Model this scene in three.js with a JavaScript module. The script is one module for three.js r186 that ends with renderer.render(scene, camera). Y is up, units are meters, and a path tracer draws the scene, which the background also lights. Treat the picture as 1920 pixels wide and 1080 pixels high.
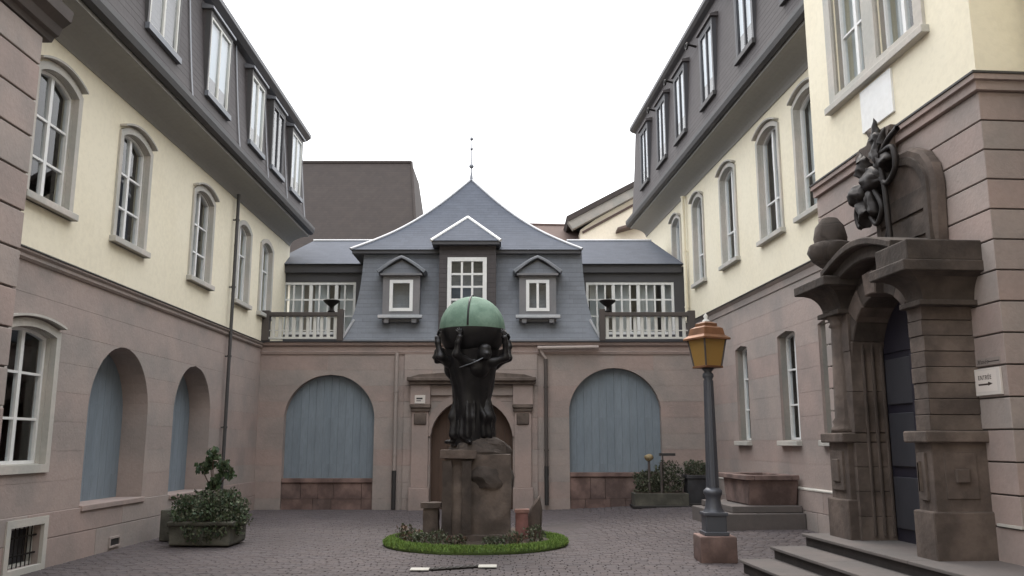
import * as THREE from 'three';
import { mergeGeometries, mergeVertices, toCreasedNormals } from 'three/addons/utils/BufferGeometryUtils.js';
import { MarchingCubes } from 'three/addons/objects/MarchingCubes.js';
import { ImprovedNoise } from 'three/addons/math/ImprovedNoise.js';
import { RoundedBoxGeometry } from 'three/addons/geometries/RoundedBoxGeometry.js';

// ---------------------------------------------------------------- camera, sky, sun, exposure
const scene = new THREE.Scene();
const camera = new THREE.PerspectiveCamera(37.299, 16 / 9, 0.1, 2000);
camera.position.set(0, 1.6, 0);
camera.rotation.set(THREE.MathUtils.degToRad(10.273), 0, 0);
scene.add(camera);

const renderer = new THREE.WebGLRenderer({ antialias: true });
renderer.toneMapping = THREE.LinearToneMapping;
renderer.toneMappingExposure = 2.05;
renderer.shadowMap.enabled = true;

{ // an even white overcast, a little brighter overhead
  const W = 64, H = 32, d = new Float32Array(W * H * 4);
  for (let j = 0; j < H; j++) {
    const el = ((j + 0.5) / H - 0.5) * Math.PI, s = Math.max(0, Math.sin(el));
    const L = 1.25 * (1 + 0.9 * s) / 1.9 * 1.35;
    for (let i = 0; i < W; i++) d.set([L * 0.985, L * 0.995, L * 1.02, 1], (j * W + i) * 4);
  }
  const t = new THREE.DataTexture(d, W, H, THREE.RGBAFormat, THREE.FloatType);
  t.mapping = THREE.EquirectangularReflectionMapping; t.magFilter = THREE.LinearFilter; t.needsUpdate = true;
  scene.background = t; scene.environment = t;
}
const sun = new THREE.DirectionalLight(0xfff4e6, 1.1);
sun.position.set(-3, 34, -34); sun.target.position.set(0, 0, -14);
sun.castShadow = true; sun.shadow.radius = 45; sun.shadow.mapSize.set(2048, 2048);
Object.assign(sun.shadow.camera, { left: -30, right: 30, top: 30, bottom: -30, near: 1, far: 120 });
scene.add(sun, sun.target);

// ---------------------------------------------------------------- helpers
let seed = 7;
const rnd = () => { seed = (seed * 1664525 + 1013904223) >>> 0; return seed / 4294967296; };
const rr = (a, b) => a + (b - a) * rnd();
const taken = {};
function numbered(n) { const k = taken[n] = (taken[n] ?? -1) + 1; return k ? `${n}_${String(k).padStart(3, '0')}` : n; }
function thing(name, label, category, group) {
  const o = new THREE.Group(); o.name = numbered(name); o.userData = { label, category };
  if (group) o.userData.group = group;
  scene.add(o); return o;
}
const part = (name, parent, label) => { const g = new THREE.Group(); g.name = name; parent.add(g); if (label) g.userData.label = label; return g; };
function uvm(g) { // uv in metres from the position, by the way each face points
  const p = g.attributes.position, n = g.attributes.normal, uv = new Float32Array(p.count * 2);
  for (let i = 0; i < p.count; i++) {
    const ax = Math.abs(n.getX(i)), ay = Math.abs(n.getY(i)), az = Math.abs(n.getZ(i));
    const x = p.getX(i), y = p.getY(i), z = p.getZ(i);
    if (ay > ax && ay > az) uv.set([x, z], i * 2); else if (ax > az) uv.set([z + 3.7, y], i * 2); else uv.set([x, y], i * 2);
  }
  g.setAttribute('uv', new THREE.BufferAttribute(uv, 2)); return g;
}
function uvSlope(g) { // uv in metres along and up each face, for slates and tiles
  if (g.index) g = g.toNonIndexed();
  const p = g.attributes.position, uv = new Float32Array(p.count * 2), a = new THREE.Vector3(), b = new THREE.Vector3(), c = new THREE.Vector3(), n = new THREE.Vector3(), t = new THREE.Vector3(), w = new THREE.Vector3();
  for (let i = 0; i < p.count; i += 3) {
    a.fromBufferAttribute(p, i); b.fromBufferAttribute(p, i + 1); c.fromBufferAttribute(p, i + 2);
    n.copy(b).sub(a).cross(w.copy(c).sub(a)).normalize(); if (n.y < 0) n.negate();
    t.set(n.z, 0, -n.x); if (t.lengthSq() < 1e-6) t.set(1, 0, 0); t.normalize(); w.crossVectors(n, t).normalize(); if (w.y < 0) { w.negate(); t.negate(); }
    [a, b, c].forEach((q, k) => { uv[(i + k) * 2] = q.dot(t); uv[(i + k) * 2 + 1] = q.dot(w); });
  }
  g.setAttribute('uv', new THREE.BufferAttribute(uv, 2)); return g;
}
function mesh(name, g, m, parent, label) {
  if (Array.isArray(g)) g = mergeGeometries(g.map(a => { a = a.index ? a.toNonIndexed() : a; for (const k of Object.keys(a.attributes)) if (!['position', 'normal', 'uv'].includes(k)) a.deleteAttribute(k); return a; }));
  if (!g.attributes.normal) g.computeVertexNormals();
  if (m.userData.roofing) g = uvSlope(g); else if (!m.userData.ownUV) uvm(g);
  const o = new THREE.Mesh(g, m); o.name = name; o.castShadow = o.receiveShadow = true;
  if (label) o.userData.label = label;
  parent.add(o); return o;
}
const box = (x0, x1, y0, y1, z0, z1) => new THREE.BoxGeometry(x1 - x0, y1 - y0, z1 - z0).translate((x0 + x1) / 2, (y0 + y1) / 2, (z0 + z1) / 2);
const rbox = (x0, x1, y0, y1, z0, z1, r = 0.012, s = 2) => new RoundedBoxGeometry(x1 - x0, y1 - y0, z1 - z0, s, r).translate((x0 + x1) / 2, (y0 + y1) / 2, (z0 + z1) / 2);
const cyl = (r0, r1, h, x, y, z, n = 16) => new THREE.CylinderGeometry(r1, r0, h, n).translate(x, y + h / 2, z);
function bar(a, b, r, n = 8, r2 = r) { // a round bar from point a to point b
  const A = new THREE.Vector3(...a), B = new THREE.Vector3(...b), d = B.clone().sub(A), g = new THREE.CylinderGeometry(r2, r, d.length(), n);
  g.applyQuaternion(new THREE.Quaternion().setFromUnitVectors(new THREE.Vector3(0, 1, 0), d.normalize()));
  return g.translate((A.x + B.x) / 2, (A.y + B.y) / 2, (A.z + B.z) / 2);
}
function flatbar(a, b, w, h) { // a square bar from a to b
  const A = new THREE.Vector3(...a), B = new THREE.Vector3(...b), d = B.clone().sub(A), g = new THREE.BoxGeometry(w, h, d.length());
  const q = new THREE.Quaternion().setFromRotationMatrix(new THREE.Matrix4().lookAt(A, B, new THREE.Vector3(0, 1, 0)));
  return g.applyQuaternion(q).translate((A.x + B.x) / 2, (A.y + B.y) / 2, (A.z + B.z) / 2);
}
const lathe = (pts, x, y, z, n = 24) => new THREE.LatheGeometry(pts.map(p => new THREE.Vector2(...p)), n).translate(x, y, z);
const ext = (shape, z0, z1, bevel = 0) => new THREE.ExtrudeGeometry(shape, bevel ? { depth: z1 - z0 - 2 * bevel, bevelEnabled: true, bevelThickness: bevel, bevelSize: bevel, bevelOffset: -bevel, bevelSegments: 1, curveSegments: 12 } : { depth: z1 - z0, bevelEnabled: false, curveSegments: 16 }).translate(0, 0, z0 + bevel);
const shp = pts => new THREE.Shape(pts.map(p => new THREE.Vector2(...p)));
const prof = (pts, s0, s1) => new THREE.ExtrudeGeometry(shp(pts.map(([z, y]) => [-z, y])), { depth: s1 - s0, bevelEnabled: false }).rotateY(Math.PI / 2).translate(s0, 0, 0);
function poly(quads) { // loose quads / triangles given by corner points
  const pos = [];
  for (const q of quads) for (let i = 2; i < q.length; i++) pos.push(...q[0], ...q[i - 1], ...q[i]);
  const g = new THREE.BufferGeometry(); g.setAttribute('position', new THREE.Float32BufferAttribute(pos, 3));
  g.setAttribute('uv', new THREE.Float32BufferAttribute(new Float32Array(pos.length / 3 * 2), 2)); g.computeVertexNormals(); return g;
}
const N3 = new ImprovedNoise();
function rough(g, amp, freq, crease = 0.7, off = 0) {
  g = g.index ? g : mergeVertices(g); const p = g.attributes.position;
  for (let i = 0; i < p.count; i++) {
    const x = p.getX(i) * freq + off, y = p.getY(i) * freq, z = p.getZ(i) * freq;
    p.setXYZ(i, p.getX(i) + amp * (N3.noise(x, y, z) + 0.5 * N3.noise(2.3 * x, 2.3 * y, 2.3 * z + 5)), p.getY(i) + amp * 0.7 * (N3.noise(x + 31, y, z) + 0.5 * N3.noise(2.3 * x + 9, 2.3 * y, 2.3 * z)), p.getZ(i) + amp * (N3.noise(x, y + 17, z) + 0.5 * N3.noise(2.3 * x, 2.3 * y + 23, 2.3 * z)));
  }
  return toCreasedNormals(g, crease);
}
function settle(o) { // move a thing's origin to its base without moving the thing
  o.updateMatrixWorld(true);
  const inv = o.matrixWorld.clone().invert(), b = new THREE.Box3(), t = new THREE.Box3();
  o.traverse(m => { if (m.isMesh) { m.geometry.computeBoundingBox(); t.copy(m.geometry.boundingBox).applyMatrix4(inv.clone().multiply(m.matrixWorld)); b.union(t); } });
  const c = new THREE.Vector3((b.min.x + b.max.x) / 2, Math.max(0, b.min.y), (b.min.z + b.max.z) / 2);
  for (const k of o.children) k.position.sub(c);
  o.position.add(c.clone().applyQuaternion(o.quaternion)); return o;
}

// ---- openings: x0..x1, sill y0, springing ys, rise of the arch (0 = straight)
const arcOf = op => { const w = op.x1 - op.x0, r = Math.max(op.rise, 1e-4); const R = (w * w / 4 + r * r) / (2 * r); return { R, xc: (op.x0 + op.x1) / 2, cy: op.ys + r - R }; };
const topY = (op, x, i = 0) => { const a = arcOf(op); return op.rise ? a.cy + Math.sqrt(Math.max(0, (a.R - i) ** 2 - (x - a.xc) ** 2)) : op.ys - i; };
function outline(op, i = 0, n = 18) {
  const a = op.x0 + i, b = op.x1 - i, pts = [[a, op.y0 + i], [b, op.y0 + i]];
  if (!op.rise) return [...pts, [b, op.ys - i], [a, op.ys - i]];
  for (let k = 0; k <= n; k++) { // even steps along the arc
    const A = arcOf(op), R = A.R - i, h = Math.asin(Math.min(1, (b - A.xc) / R)), t = h - 2 * h * k / n;
    pts.push([A.xc + R * Math.sin(t), A.cy + R * Math.cos(t)]);
  }
  return pts;
}
const ring = (op, io, ii, z0, z1) => { const s = shp(outline(op, io)); s.holes.push(new THREE.Path(outline(op, ii).map(p => new THREE.Vector2(...p)))); return ext(s, z0, z1); };
function wallGeo(pts, ops, z0, z1) { const s = shp(pts); for (const o of ops) s.holes.push(new THREE.Path(outline(o).map(p => new THREE.Vector2(...p)))); return ext(s, z0, z1); }
const rect = (x0, x1, y0, y1) => [[x0, y0], [x1, y0], [x1, y1], [x0, y1]];
function edge(op, a, b, side) { // the side of an opening inside the course a..b, bottom to top
  const A = arcOf(op), apex = op.ys + op.rise, out = []; const X = side < 0 ? op.x0 : op.x1;
  const at = y => y <= op.ys ? X : A.xc + side * Math.sqrt(Math.max(0, A.R ** 2 - (y - A.cy) ** 2));
  if (a < op.y0) out.push([A.xc, a], [A.xc, op.y0], [X, op.y0]);
  const lo = Math.max(a, op.y0), hi = Math.min(b, apex);
  const ys = [lo]; if (op.rise) for (let k = 1; k < 8; k++) { const y = lo + (hi - lo) * k / 8; if (y > op.ys) ys.push(y); }
  if (op.ys > lo && op.ys < hi) ys.push(op.ys);
  ys.push(hi); ys.sort((p, q) => p - q);
  for (const y of ys) out.push([at(y), y]);
  if (!op.rise && apex < b) out.push([X, apex]);
  if (apex < b) out.push([A.xc, apex], [A.xc, b]);
  return out.filter((p, i) => !i || Math.hypot(p[0] - out[i - 1][0], p[1] - out[i - 1][1]) > 1e-4);
}
// stone courses laid in front of a wall core, round its openings; each piece is a part
function courses(parent, name, x0, x1, levels, gap, z0, z1, ops, mats, joints, bevel = 0) {
  for (let c = 0; c + 1 < levels.length; c++) {
    const a = levels[c] + gap / 2, b = levels[c + 1] - gap / 2;
    const hit = ops.filter(o => o.y0 < b && o.ys + o.rise > a).sort((p, q) => p.x0 - q.x0);
    let left = [[x0, a], [x0, b]];
    for (let k = 0; k <= hit.length; k++) {
      const right = k < hit.length ? edge(hit[k], a, b, -1) : [[x1, a], [x1, b]];
      const xl = Math.max(...left.map(p => p[0])), xr = Math.min(...right.map(p => p[0]));
      const cuts = []; // upright joints
      if (joints && xr - xl > joints * 1.3) for (let x = xl + joints * rr(0.55, 0.95); x < xr - joints * 0.4; x += joints * rr(0.8, 1.2)) cuts.push(x);
      let L = left;
      for (const x of [...cuts, null]) {
        const Rr = x === null ? right : [[x - gap / 2, a], [x - gap / 2, b]];
        const pts = [...Rr, ...[...L].reverse()];
        mesh(name, ext(shp(pts), z0, z1, bevel), mats[Math.floor(rnd() * mats.length)], parent);
        if (x !== null) L = [[x + gap / 2, a], [x + gap / 2, b]];
      }
      if (k < hit.length) left = edge(hit[k], a, b, 1);
    }
  }
}
const steps = (a, b, h) => { const n = Math.max(1, Math.round((b - a) / h)); return Array.from({ length: n + 1 }, (_, i) => a + (b - a) * i / n); };

// ---- textures
const lattice = new Float32Array(65536); for (let i = 0; i < 65536; i++) lattice[i] = rnd();
function vnoise(x, y, per, o = 0) { // tiling value noise
  const xi = Math.floor(x), yi = Math.floor(y), fx = x - xi, fy = y - yi, m = v => ((v % per) + per) % per;
  const h = (a, b) => lattice[(m(a) * 131 + m(b) * 521 + o * 7919) & 65535], s = t => t * t * (3 - 2 * t), u = s(fx), v = s(fy);
  return (h(xi, yi) * (1 - u) + h(xi + 1, yi) * u) * (1 - v) + (h(xi, yi + 1) * (1 - u) + h(xi + 1, yi + 1) * u) * v;
}
const fbm = (u, v, f, oct, o = 0) => { let s = 0, a = 0.5, t = 0; for (let k = 0; k < oct; k++) { s += a * vnoise(u * f, v * f, f, o + k); t += a; f *= 2; a *= 0.55; } return s / t; };
function tex(n, metres, fn, srgb = true) {
  const d = new Uint8Array(n * n * 4);
  for (let j = 0; j < n; j++) for (let i = 0; i < n; i++) { const c = fn(i / n, j / n); for (let k = 0; k < 3; k++) d[(j * n + i) * 4 + k] = Math.max(0, Math.min(255, Array.isArray(c) ? c[k] * 255 : c * 255)); d[(j * n + i) * 4 + 3] = 255; }
  const t = new THREE.DataTexture(d, n, n); t.wrapS = t.wrapT = THREE.RepeatWrapping; t.magFilter = THREE.LinearFilter; t.minFilter = THREE.LinearMipmapLinearFilter; t.generateMipmaps = true;
  t.repeat.set(1 / metres, 1 / metres); if (srgb) t.colorSpace = THREE.SRGBColorSpace; t.needsUpdate = true; return t;
}
const lerp = (a, b, t) => a.map((v, i) => v + (b[i] - v) * t);
const lin = (r, g, b) => new THREE.Color().setRGB(r, g, b);
const fine = tex(512, 0.9, (u, v) => fbm(u, v, 32, 4, 2), false);
const rubble = tex(512, 1.3, (u, v) => fbm(u, v, 16, 5, 5), false);
const toneMap = (lo, hi, f, m, o = 0, n = 512) => tex(n, m, (u, v) => { const c = Math.min(1, Math.max(0, (fbm(u, v, f, 6, o) - 0.3) * 2.4)), s = fbm(u, v, 64, 3, o + 9); return lerp(lo, hi, c).map(x => x * (0.97 + 0.06 * s)); });
const grey1 = k => [k, k, k];
function M(c, o = {}) { return new THREE.MeshStandardMaterial({ color: c, roughness: 0.9, ...o }); }
const plasterMap = toneMap([0.985, 0.982, 0.975], [1, 1, 1], 4, 3.7, 3);
const stoneMap = toneMap([0.9, 0.905, 0.9], [1, 0.975, 0.96], 5, 2.9, 11);
const grimeMap = toneMap([0.72, 0.71, 0.7], [1, 0.985, 0.965], 6, 1.7, 23);
const slateMap = tex(512, 1.92, (u, v) => { // thin slates, tone by slate
  const row = Math.floor(v * 16), x = u * 10 + (row % 2) * 0.5, col = Math.floor(x) % 10, t = lattice[(row * 37 + col * 11) & 65535], e = (v * 16) % 1, ex = x % 1;
  const k = 0.92 + 0.06 * t + 0.05 * (fbm(u, v, 48, 3, 4) - 0.5) - (e < 0.09 ? 0.05 : 0) - (ex < 0.05 ? 0.03 : 0); return grey1(k);
});
const slateBump = tex(512, 1.92, (u, v) => { const e = (v * 16) % 1, row = Math.floor(v * 16), ex = (u * 10 + (row % 2) * 0.5) % 1; return (1 - e) * 0.75 + 0.1 * fbm(u, v, 32, 3, 6) - (ex < 0.05 ? 0.25 : 0) + 0.2; }, false);
const tileMap = tex(512, 2.4, (u, v) => { const row = Math.floor(v * 16), x = u * 14 + (row % 2) * 0.5, t = lattice[(row * 53 + Math.floor(x) % 14 * 17) & 65535], e = (v * 16) % 1; return lerp([0.93, 0.92, 0.92], [1, 0.98, 0.97], t).map(q => q * (e < 0.15 ? 0.93 : 1) * (0.95 + 0.1 * fbm(u, v, 6, 4, 8))); });
const woodMap = tex(512, 1.1, (u, v) => { const g = fbm(u * 1, v * 0.125 + 0.0, 64, 3, 14), b = vnoise(u * 8, v * 2, 8, 3); return lerp([0.84, 0.83, 0.82], [1, 0.99, 0.98], 0.6 * g + 0.4 * b); });

const mat = {
  yellow: M(lin(0.80, 0.745, 0.595), { map: plasterMap, bumpMap: fine, bumpScale: 0.001 }),
  mauve: M(lin(0.365, 0.312, 0.295), { map: stoneMap, bumpMap: fine, bumpScale: 0.003 }),
  mauveWarm: M(lin(0.37, 0.302, 0.283), { map: stoneMap, bumpMap: fine, bumpScale: 0.003 }),
  mauveGrey: M(lin(0.36, 0.318, 0.302), { map: stoneMap, bumpMap: fine, bumpScale: 0.003 }),
  redStone: M(lin(0.25, 0.172, 0.158), { map: grimeMap, bumpMap: rubble, bumpScale: 0.006 }),
  redStone2: M(lin(0.215, 0.155, 0.145), { map: grimeMap, bumpMap: rubble, bumpScale: 0.006 }),
  surround: M(lin(0.53, 0.52, 0.49), { map: stoneMap, bumpMap: fine, bumpScale: 0.002 }),
  revealGrey: M(lin(0.3, 0.29, 0.27), { map: stoneMap }),
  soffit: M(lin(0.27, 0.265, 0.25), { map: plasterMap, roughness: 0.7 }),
  cornice: M(lin(0.09, 0.078, 0.074), { map: stoneMap, roughness: 0.8 }),
  gutter: M(lin(0.075, 0.074, 0.077), { roughness: 0.6, metalness: 0.2, map: stoneMap }),
  lead: M(lin(0.045, 0.043, 0.043), { roughness: 0.6 }),
  zinc: M(lin(0.2, 0.215, 0.245), { roughness: 0.5, metalness: 0.3, map: stoneMap }),
  zincPale: M(lin(0.52, 0.54, 0.58), { roughness: 0.5, metalness: 0.2, map: stoneMap }),
  slateBrown: M(lin(0.075, 0.066, 0.068), { map: slateMap, bumpMap: slateBump, bumpScale: 0.006, roughness: 0.75 }),
  slateBlue: M(lin(0.088, 0.1, 0.128), { map: slateMap, bumpMap: slateBump, bumpScale: 0.005, roughness: 0.9 }),
  slateMid: M(lin(0.195, 0.212, 0.242), { map: slateMap, bumpMap: slateBump, bumpScale: 0.005, roughness: 0.8 }),
  tileBrown: M(lin(0.045, 0.037, 0.034), { map: tileMap, roughness: 0.9 }),
  tileRed: M(lin(0.11, 0.078, 0.068), { map: tileMap, roughness: 0.9 }),
  white: M(lin(0.76, 0.77, 0.77), { map: plasterMap, roughness: 0.45 }),
  offwhite: M(lin(0.6, 0.6, 0.57), { map: plasterMap, roughness: 0.6 }),
  darkFrame: M(lin(0.055, 0.055, 0.062), { roughness: 0.5 }),
  greyFrame: M(lin(0.2, 0.2, 0.215), { roughness: 0.6, map: stoneMap }),
  door: M(lin(0.225, 0.28, 0.335), { map: woodMap, roughness: 0.7, bumpMap: woodMap, bumpScale: 0.002 }),
  door2: M(lin(0.215, 0.27, 0.325), { map: woodMap, roughness: 0.7, bumpMap: woodMap, bumpScale: 0.002 }),
  brownDoor: M(lin(0.095, 0.058, 0.042), { map: woodMap, roughness: 0.7, bumpMap: woodMap, bumpScale: 0.003 }),
  navy: M(lin(0.022, 0.021, 0.034), { map: woodMap, roughness: 0.45 }),
  navyPale: M(lin(0.045, 0.047, 0.058), { map: woodMap, roughness: 0.45 }),
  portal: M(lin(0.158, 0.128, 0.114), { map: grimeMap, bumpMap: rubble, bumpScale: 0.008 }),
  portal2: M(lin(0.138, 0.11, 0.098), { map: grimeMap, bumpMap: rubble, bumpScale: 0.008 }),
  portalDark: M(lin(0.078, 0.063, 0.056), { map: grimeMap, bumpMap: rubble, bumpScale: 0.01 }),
  iron: M(lin(0.022, 0.018, 0.018), { roughness: 0.55, metalness: 0.4, map: grimeMap }),
  bronze: M(lin(0.03, 0.03, 0.034), { roughness: 0.42, metalness: 0.55, map: grimeMap }),
  patina: M(lin(0.17, 0.26, 0.205), { roughness: 0.8, map: toneMap([0.8, 0.84, 0.82], [1, 1, 1], 6, 0.8, 31, 256), bumpMap: fine, bumpScale: 0.002 }),
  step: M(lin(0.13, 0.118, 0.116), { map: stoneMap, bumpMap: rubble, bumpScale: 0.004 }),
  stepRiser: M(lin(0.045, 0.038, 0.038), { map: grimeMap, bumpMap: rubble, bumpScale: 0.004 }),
  lampMetal: M(lin(0.075, 0.08, 0.095), { roughness: 0.45, metalness: 0.3 }),
  copper: M(lin(0.3, 0.145, 0.075), { roughness: 0.5, metalness: 0.4, map: grimeMap }),
  soil: M(lin(0.05, 0.036, 0.028), { bumpMap: rubble, bumpScale: 0.03 }),
  plaque: M(lin(0.62, 0.58, 0.55), { roughness: 0.5 }),
  ink: M(lin(0.03, 0.028, 0.028), { roughness: 0.6 }),
  interior: M(lin(0.16, 0.15, 0.14), { side: THREE.DoubleSide }),
  curtain: new THREE.MeshPhysicalMaterial({ color: lin(0.7, 0.71, 0.7), roughness: 1, transmission: 0.3, thickness: 0, side: THREE.DoubleSide }),
  blind: M(lin(0.42, 0.46, 0.5), { roughness: 0.6 }),
  cream: M(lin(0.75, 0.68, 0.56), { map: plasterMap }),
  tub: M(lin(0.13, 0.13, 0.11), { map: grimeMap, bumpMap: rubble, bumpScale: 0.01 }),
  tubDark: M(lin(0.045, 0.047, 0.055), { map: grimeMap, roughness: 0.7 }),
};
mat.glass = new THREE.MeshPhysicalMaterial({ color: lin(0.86, 0.9, 0.92), roughness: 0.015, transmission: 1, thickness: 0, ior: 1.5 });
mat.amber = new THREE.MeshPhysicalMaterial({ color: lin(0.5, 0.31, 0.09), roughness: 0.45, transmission: 0.45, thickness: 0, ior: 1.45, side: THREE.DoubleSide });
for (const k of ['slateBrown', 'slateBlue', 'slateMid', 'tileBrown', 'tileRed']) mat[k].userData.roofing = true;
const mauves = [mat.mauve, mat.mauveWarm, mat.mauveGrey];

// ---- a window in an opening; z = face of the wall, back = how far the sash stands behind it
function window_(parent, op, { z = 0, back = 0.26, cols = 2, rows = 3, surround = 0.16, sill = true, frame = mat.white, band = mat.surround, proud = 0.035, rowsAt, curtain = 0, blind = 0, fw = 0.055, mw = 0.07, bw = 0.032, name = 'window', label, hood = 0 } = {}) {
  const w = part(name, parent, label), zb = z - back;
  if (surround) mesh('surround', ring(op, -surround, 0.004, z - 0.05, z + proud), band, w);
  mesh('reveal', ring(op, 0.001, 0.014, zb + 0.03, z - 0.052), surround ? band : mat.revealGrey, w);
  if (hood) { const up = { ...op, x0: op.x0 - surround, x1: op.x1 + surround, ys: topY(op, op.x0, 0) + 0.02, rise: op.rise }; const o2 = outline({ ...up, rise: up.rise }).slice(2), pts = [...o2.map(([x, y]) => [x, y + surround + hood]), ...[...o2].reverse().map(([x, y]) => [x, y + surround])]; mesh('hood_mould', ext(shp(pts), z - 0.03, z + proud + 0.07), band, w); }
  if (sill) mesh('sill', rbox(op.x0 - surround - 0.04, op.x1 + surround + 0.04, op.y0 - 0.1, op.y0 - 0.004, z - 0.2, z + proud + 0.07), band, w);
  mesh('frame', ring(op, 0.002, fw, zb - 0.035, zb + 0.035), frame, w);
  const ix0 = op.x0 + fw, ix1 = op.x1 - fw, iy0 = op.y0 + fw, W = ix1 - ix0, top = Math.min(topY(op, ix0 + 0.01, fw), topY(op, ix1 - 0.01, fw));
  const xs = [ix0]; for (let c = 1; c < cols; c++) { const x = ix0 + W * c / cols; xs.push(x); const b = c * 2 === cols ? mw : bw; mesh(c * 2 === cols ? 'mullion' : 'glazing_bar', box(x - b / 2, x + b / 2, iy0, topY(op, x, fw), zb - 0.028, zb + 0.03), frame, w); } xs.push(ix1);
  const full = op.ys + op.rise - fw, ys = [iy0]; for (let r = 1; r < rows; r++) { const y = rowsAt ? op.y0 + rowsAt[r - 1] : iy0 + (full - iy0) * r / rows; ys.push(y); mesh('glazing_bar', box(ix0, ix1, y - bw / 2, y + bw / 2, zb - 0.024, zb + 0.026), frame, w); } ys.push(null);
  for (let c = 0; c < cols; c++) for (let r = 0; r < rows; r++) {
    const a = xs[c], b = xs[c + 1], y0 = ys[r], pts = [[a, y0], [b, y0]];
    if (ys[r + 1] === null) for (let k = 0; k <= 6; k++) { const x = b + (a - b) * k / 6; pts.push([x, Math.max(y0 + 0.02, topY(op, x, fw))]); } else pts.push([b, ys[r + 1]], [a, ys[r + 1]]);
    const g = new THREE.ShapeGeometry(shp(pts)), cx = (a + b) / 2, cy = y0 + 0.2;
    g.translate(-cx, -cy, 0).rotateX(rr(-0.006, 0.006)).rotateY(rr(-0.008, 0.008)).translate(cx, cy, zb + rr(-0.003, 0.003));
    mesh('pane', g, mat.glass, w);
  }
  if (curtain) for (const s of [0, 1]) { // pleated net curtains just behind the sash
    const cw = W * curtain / 2, n = 18, pts = [], x0 = s ? ix1 - cw : ix0;
    for (let k = 0; k <= n; k++) pts.push([x0 + cw * k / n, zb - 0.12 + 0.022 * Math.sin(k * 1.9 + s)]);
    const q = []; for (let k = 0; k < n; k++) q.push([[pts[k][0], iy0, pts[k][1]], [pts[k + 1][0], iy0, pts[k + 1][1]], [pts[k + 1][0], full, pts[k + 1][1]], [pts[k][0], full, pts[k][1]]]);
    mesh('curtain', poly(q), mat.curtain, w);
  }
  if (blind) mesh('blind', box(ix0, ix1, full - (full - iy0) * blind, full, zb - 0.09, zb - 0.08), mat.blind, w);
  return w;
}
// upright boards filling an arched opening, each board its own piece
function boards(parent, op, z, n, mats, name = 'board') {
  const W = (op.x1 - op.x0) / n;
  for (let k = 0; k < n; k++) {
    const a = op.x0 + W * k + 0.002, b = op.x0 + W * (k + 1) - 0.002, pts = [[a, op.y0], [b, op.y0]];
    for (let q = 0; q <= 5; q++) { const x = b + (a - b) * q / 5; pts.push([x, topY(op, x, -0.01)]); }
    mesh(name, ext(shp(pts), z - 0.03, z + rr(-0.0015, 0.0015)), mats[k % mats.length], parent);
  }
  mesh('backing', ext(shp(outline(op, -0.02)), z - 0.06, z - 0.031), mat.darkFrame, parent);
}
function pipe(parent, x, y0, y1, z, m, r = 0.05) {
  const g = part('downpipe', parent);
  mesh('pipe', cyl(r, r, y1 - y0, x, y0, z, 14), m, g);
  for (let y = y0 + 0.35; y < y1; y += 1.5) mesh('bracket', [cyl(r + 0.012, r + 0.012, 0.04, x, y, z, 14), box(x - 0.015, x + 0.015, y + 0.005, y + 0.03, z - 0.14, z)], m, g);
  return g;
}
// a dormer with an upright front standing in a mansard slope
function dormer(parent, s, w, y0, y1, zf, slope, o = {}) {
  const d = part('dormer', parent), zi = slope(y1) - 0.15, x0 = s - w / 2, x1 = s + w / 2, op = { x0: x0 + 0.06, x1: x1 - 0.06, y0: y0 + 0.09, ys: y1 - 0.1, rise: 0 };
  mesh('front', wallGeo(rect(x0, x1, y0, y1), [op], zf - 0.1, zf), o.front ?? mat.greyFrame, d);
  for (const x of [x0, x1]) mesh('cheek', poly([[[x, y0, zf - 0.1], [x, y1, zf - 0.1], [x, y1, zi], [x, y0, slope(y0) - 0.15]]]), o.cheek ?? mat.slateBrown, d);
  mesh('dormer_roof', prof([[zf + 0.05, y1 + 0.002], [zf + 0.05, y1 + 0.05], [zi, y1 + 0.16], [zi, y1 + 0.002]], x0 - 0.05, x1 + 0.05), o.roof ?? mat.zinc, d);
  mesh('sill', box(x0 - 0.03, x1 + 0.03, y0 - 0.03, y0 + 0.07, zf - 0.02, zf + 0.05), o.sill ?? mat.zinc, d);
  const zb = zf - 0.035, ix0 = op.x0 + 0.05, ix1 = op.x1 - 0.05;
  mesh('frame', ring(op, 0.004, 0.05, zb - 0.03, zb + 0.03), o.frame ?? mat.offwhite, d);
  mesh('mullion', box(s - 0.03, s + 0.03, op.y0 + 0.05, op.ys - 0.05, zb - 0.025, zb + 0.026), o.frame ?? mat.offwhite, d);
  for (const [a, b] of [[ix0, s], [s, ix1]]) { mesh('pane', new THREE.PlaneGeometry(b - a, op.ys - op.y0 - 0.1).rotateX(rr(-0.006, 0.006)).rotateY(rr(-0.01, 0.01)).translate((a + b) / 2, (op.y0 + op.ys) / 2, zb), mat.glass, d); }
  if (o.blind) mesh('blind', box(ix0, ix1, op.ys - (op.ys - op.y0) * o.blind, op.ys - 0.02, zb - 0.045, zb - 0.035), mat.blind, d);
  return d;
}

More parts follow.
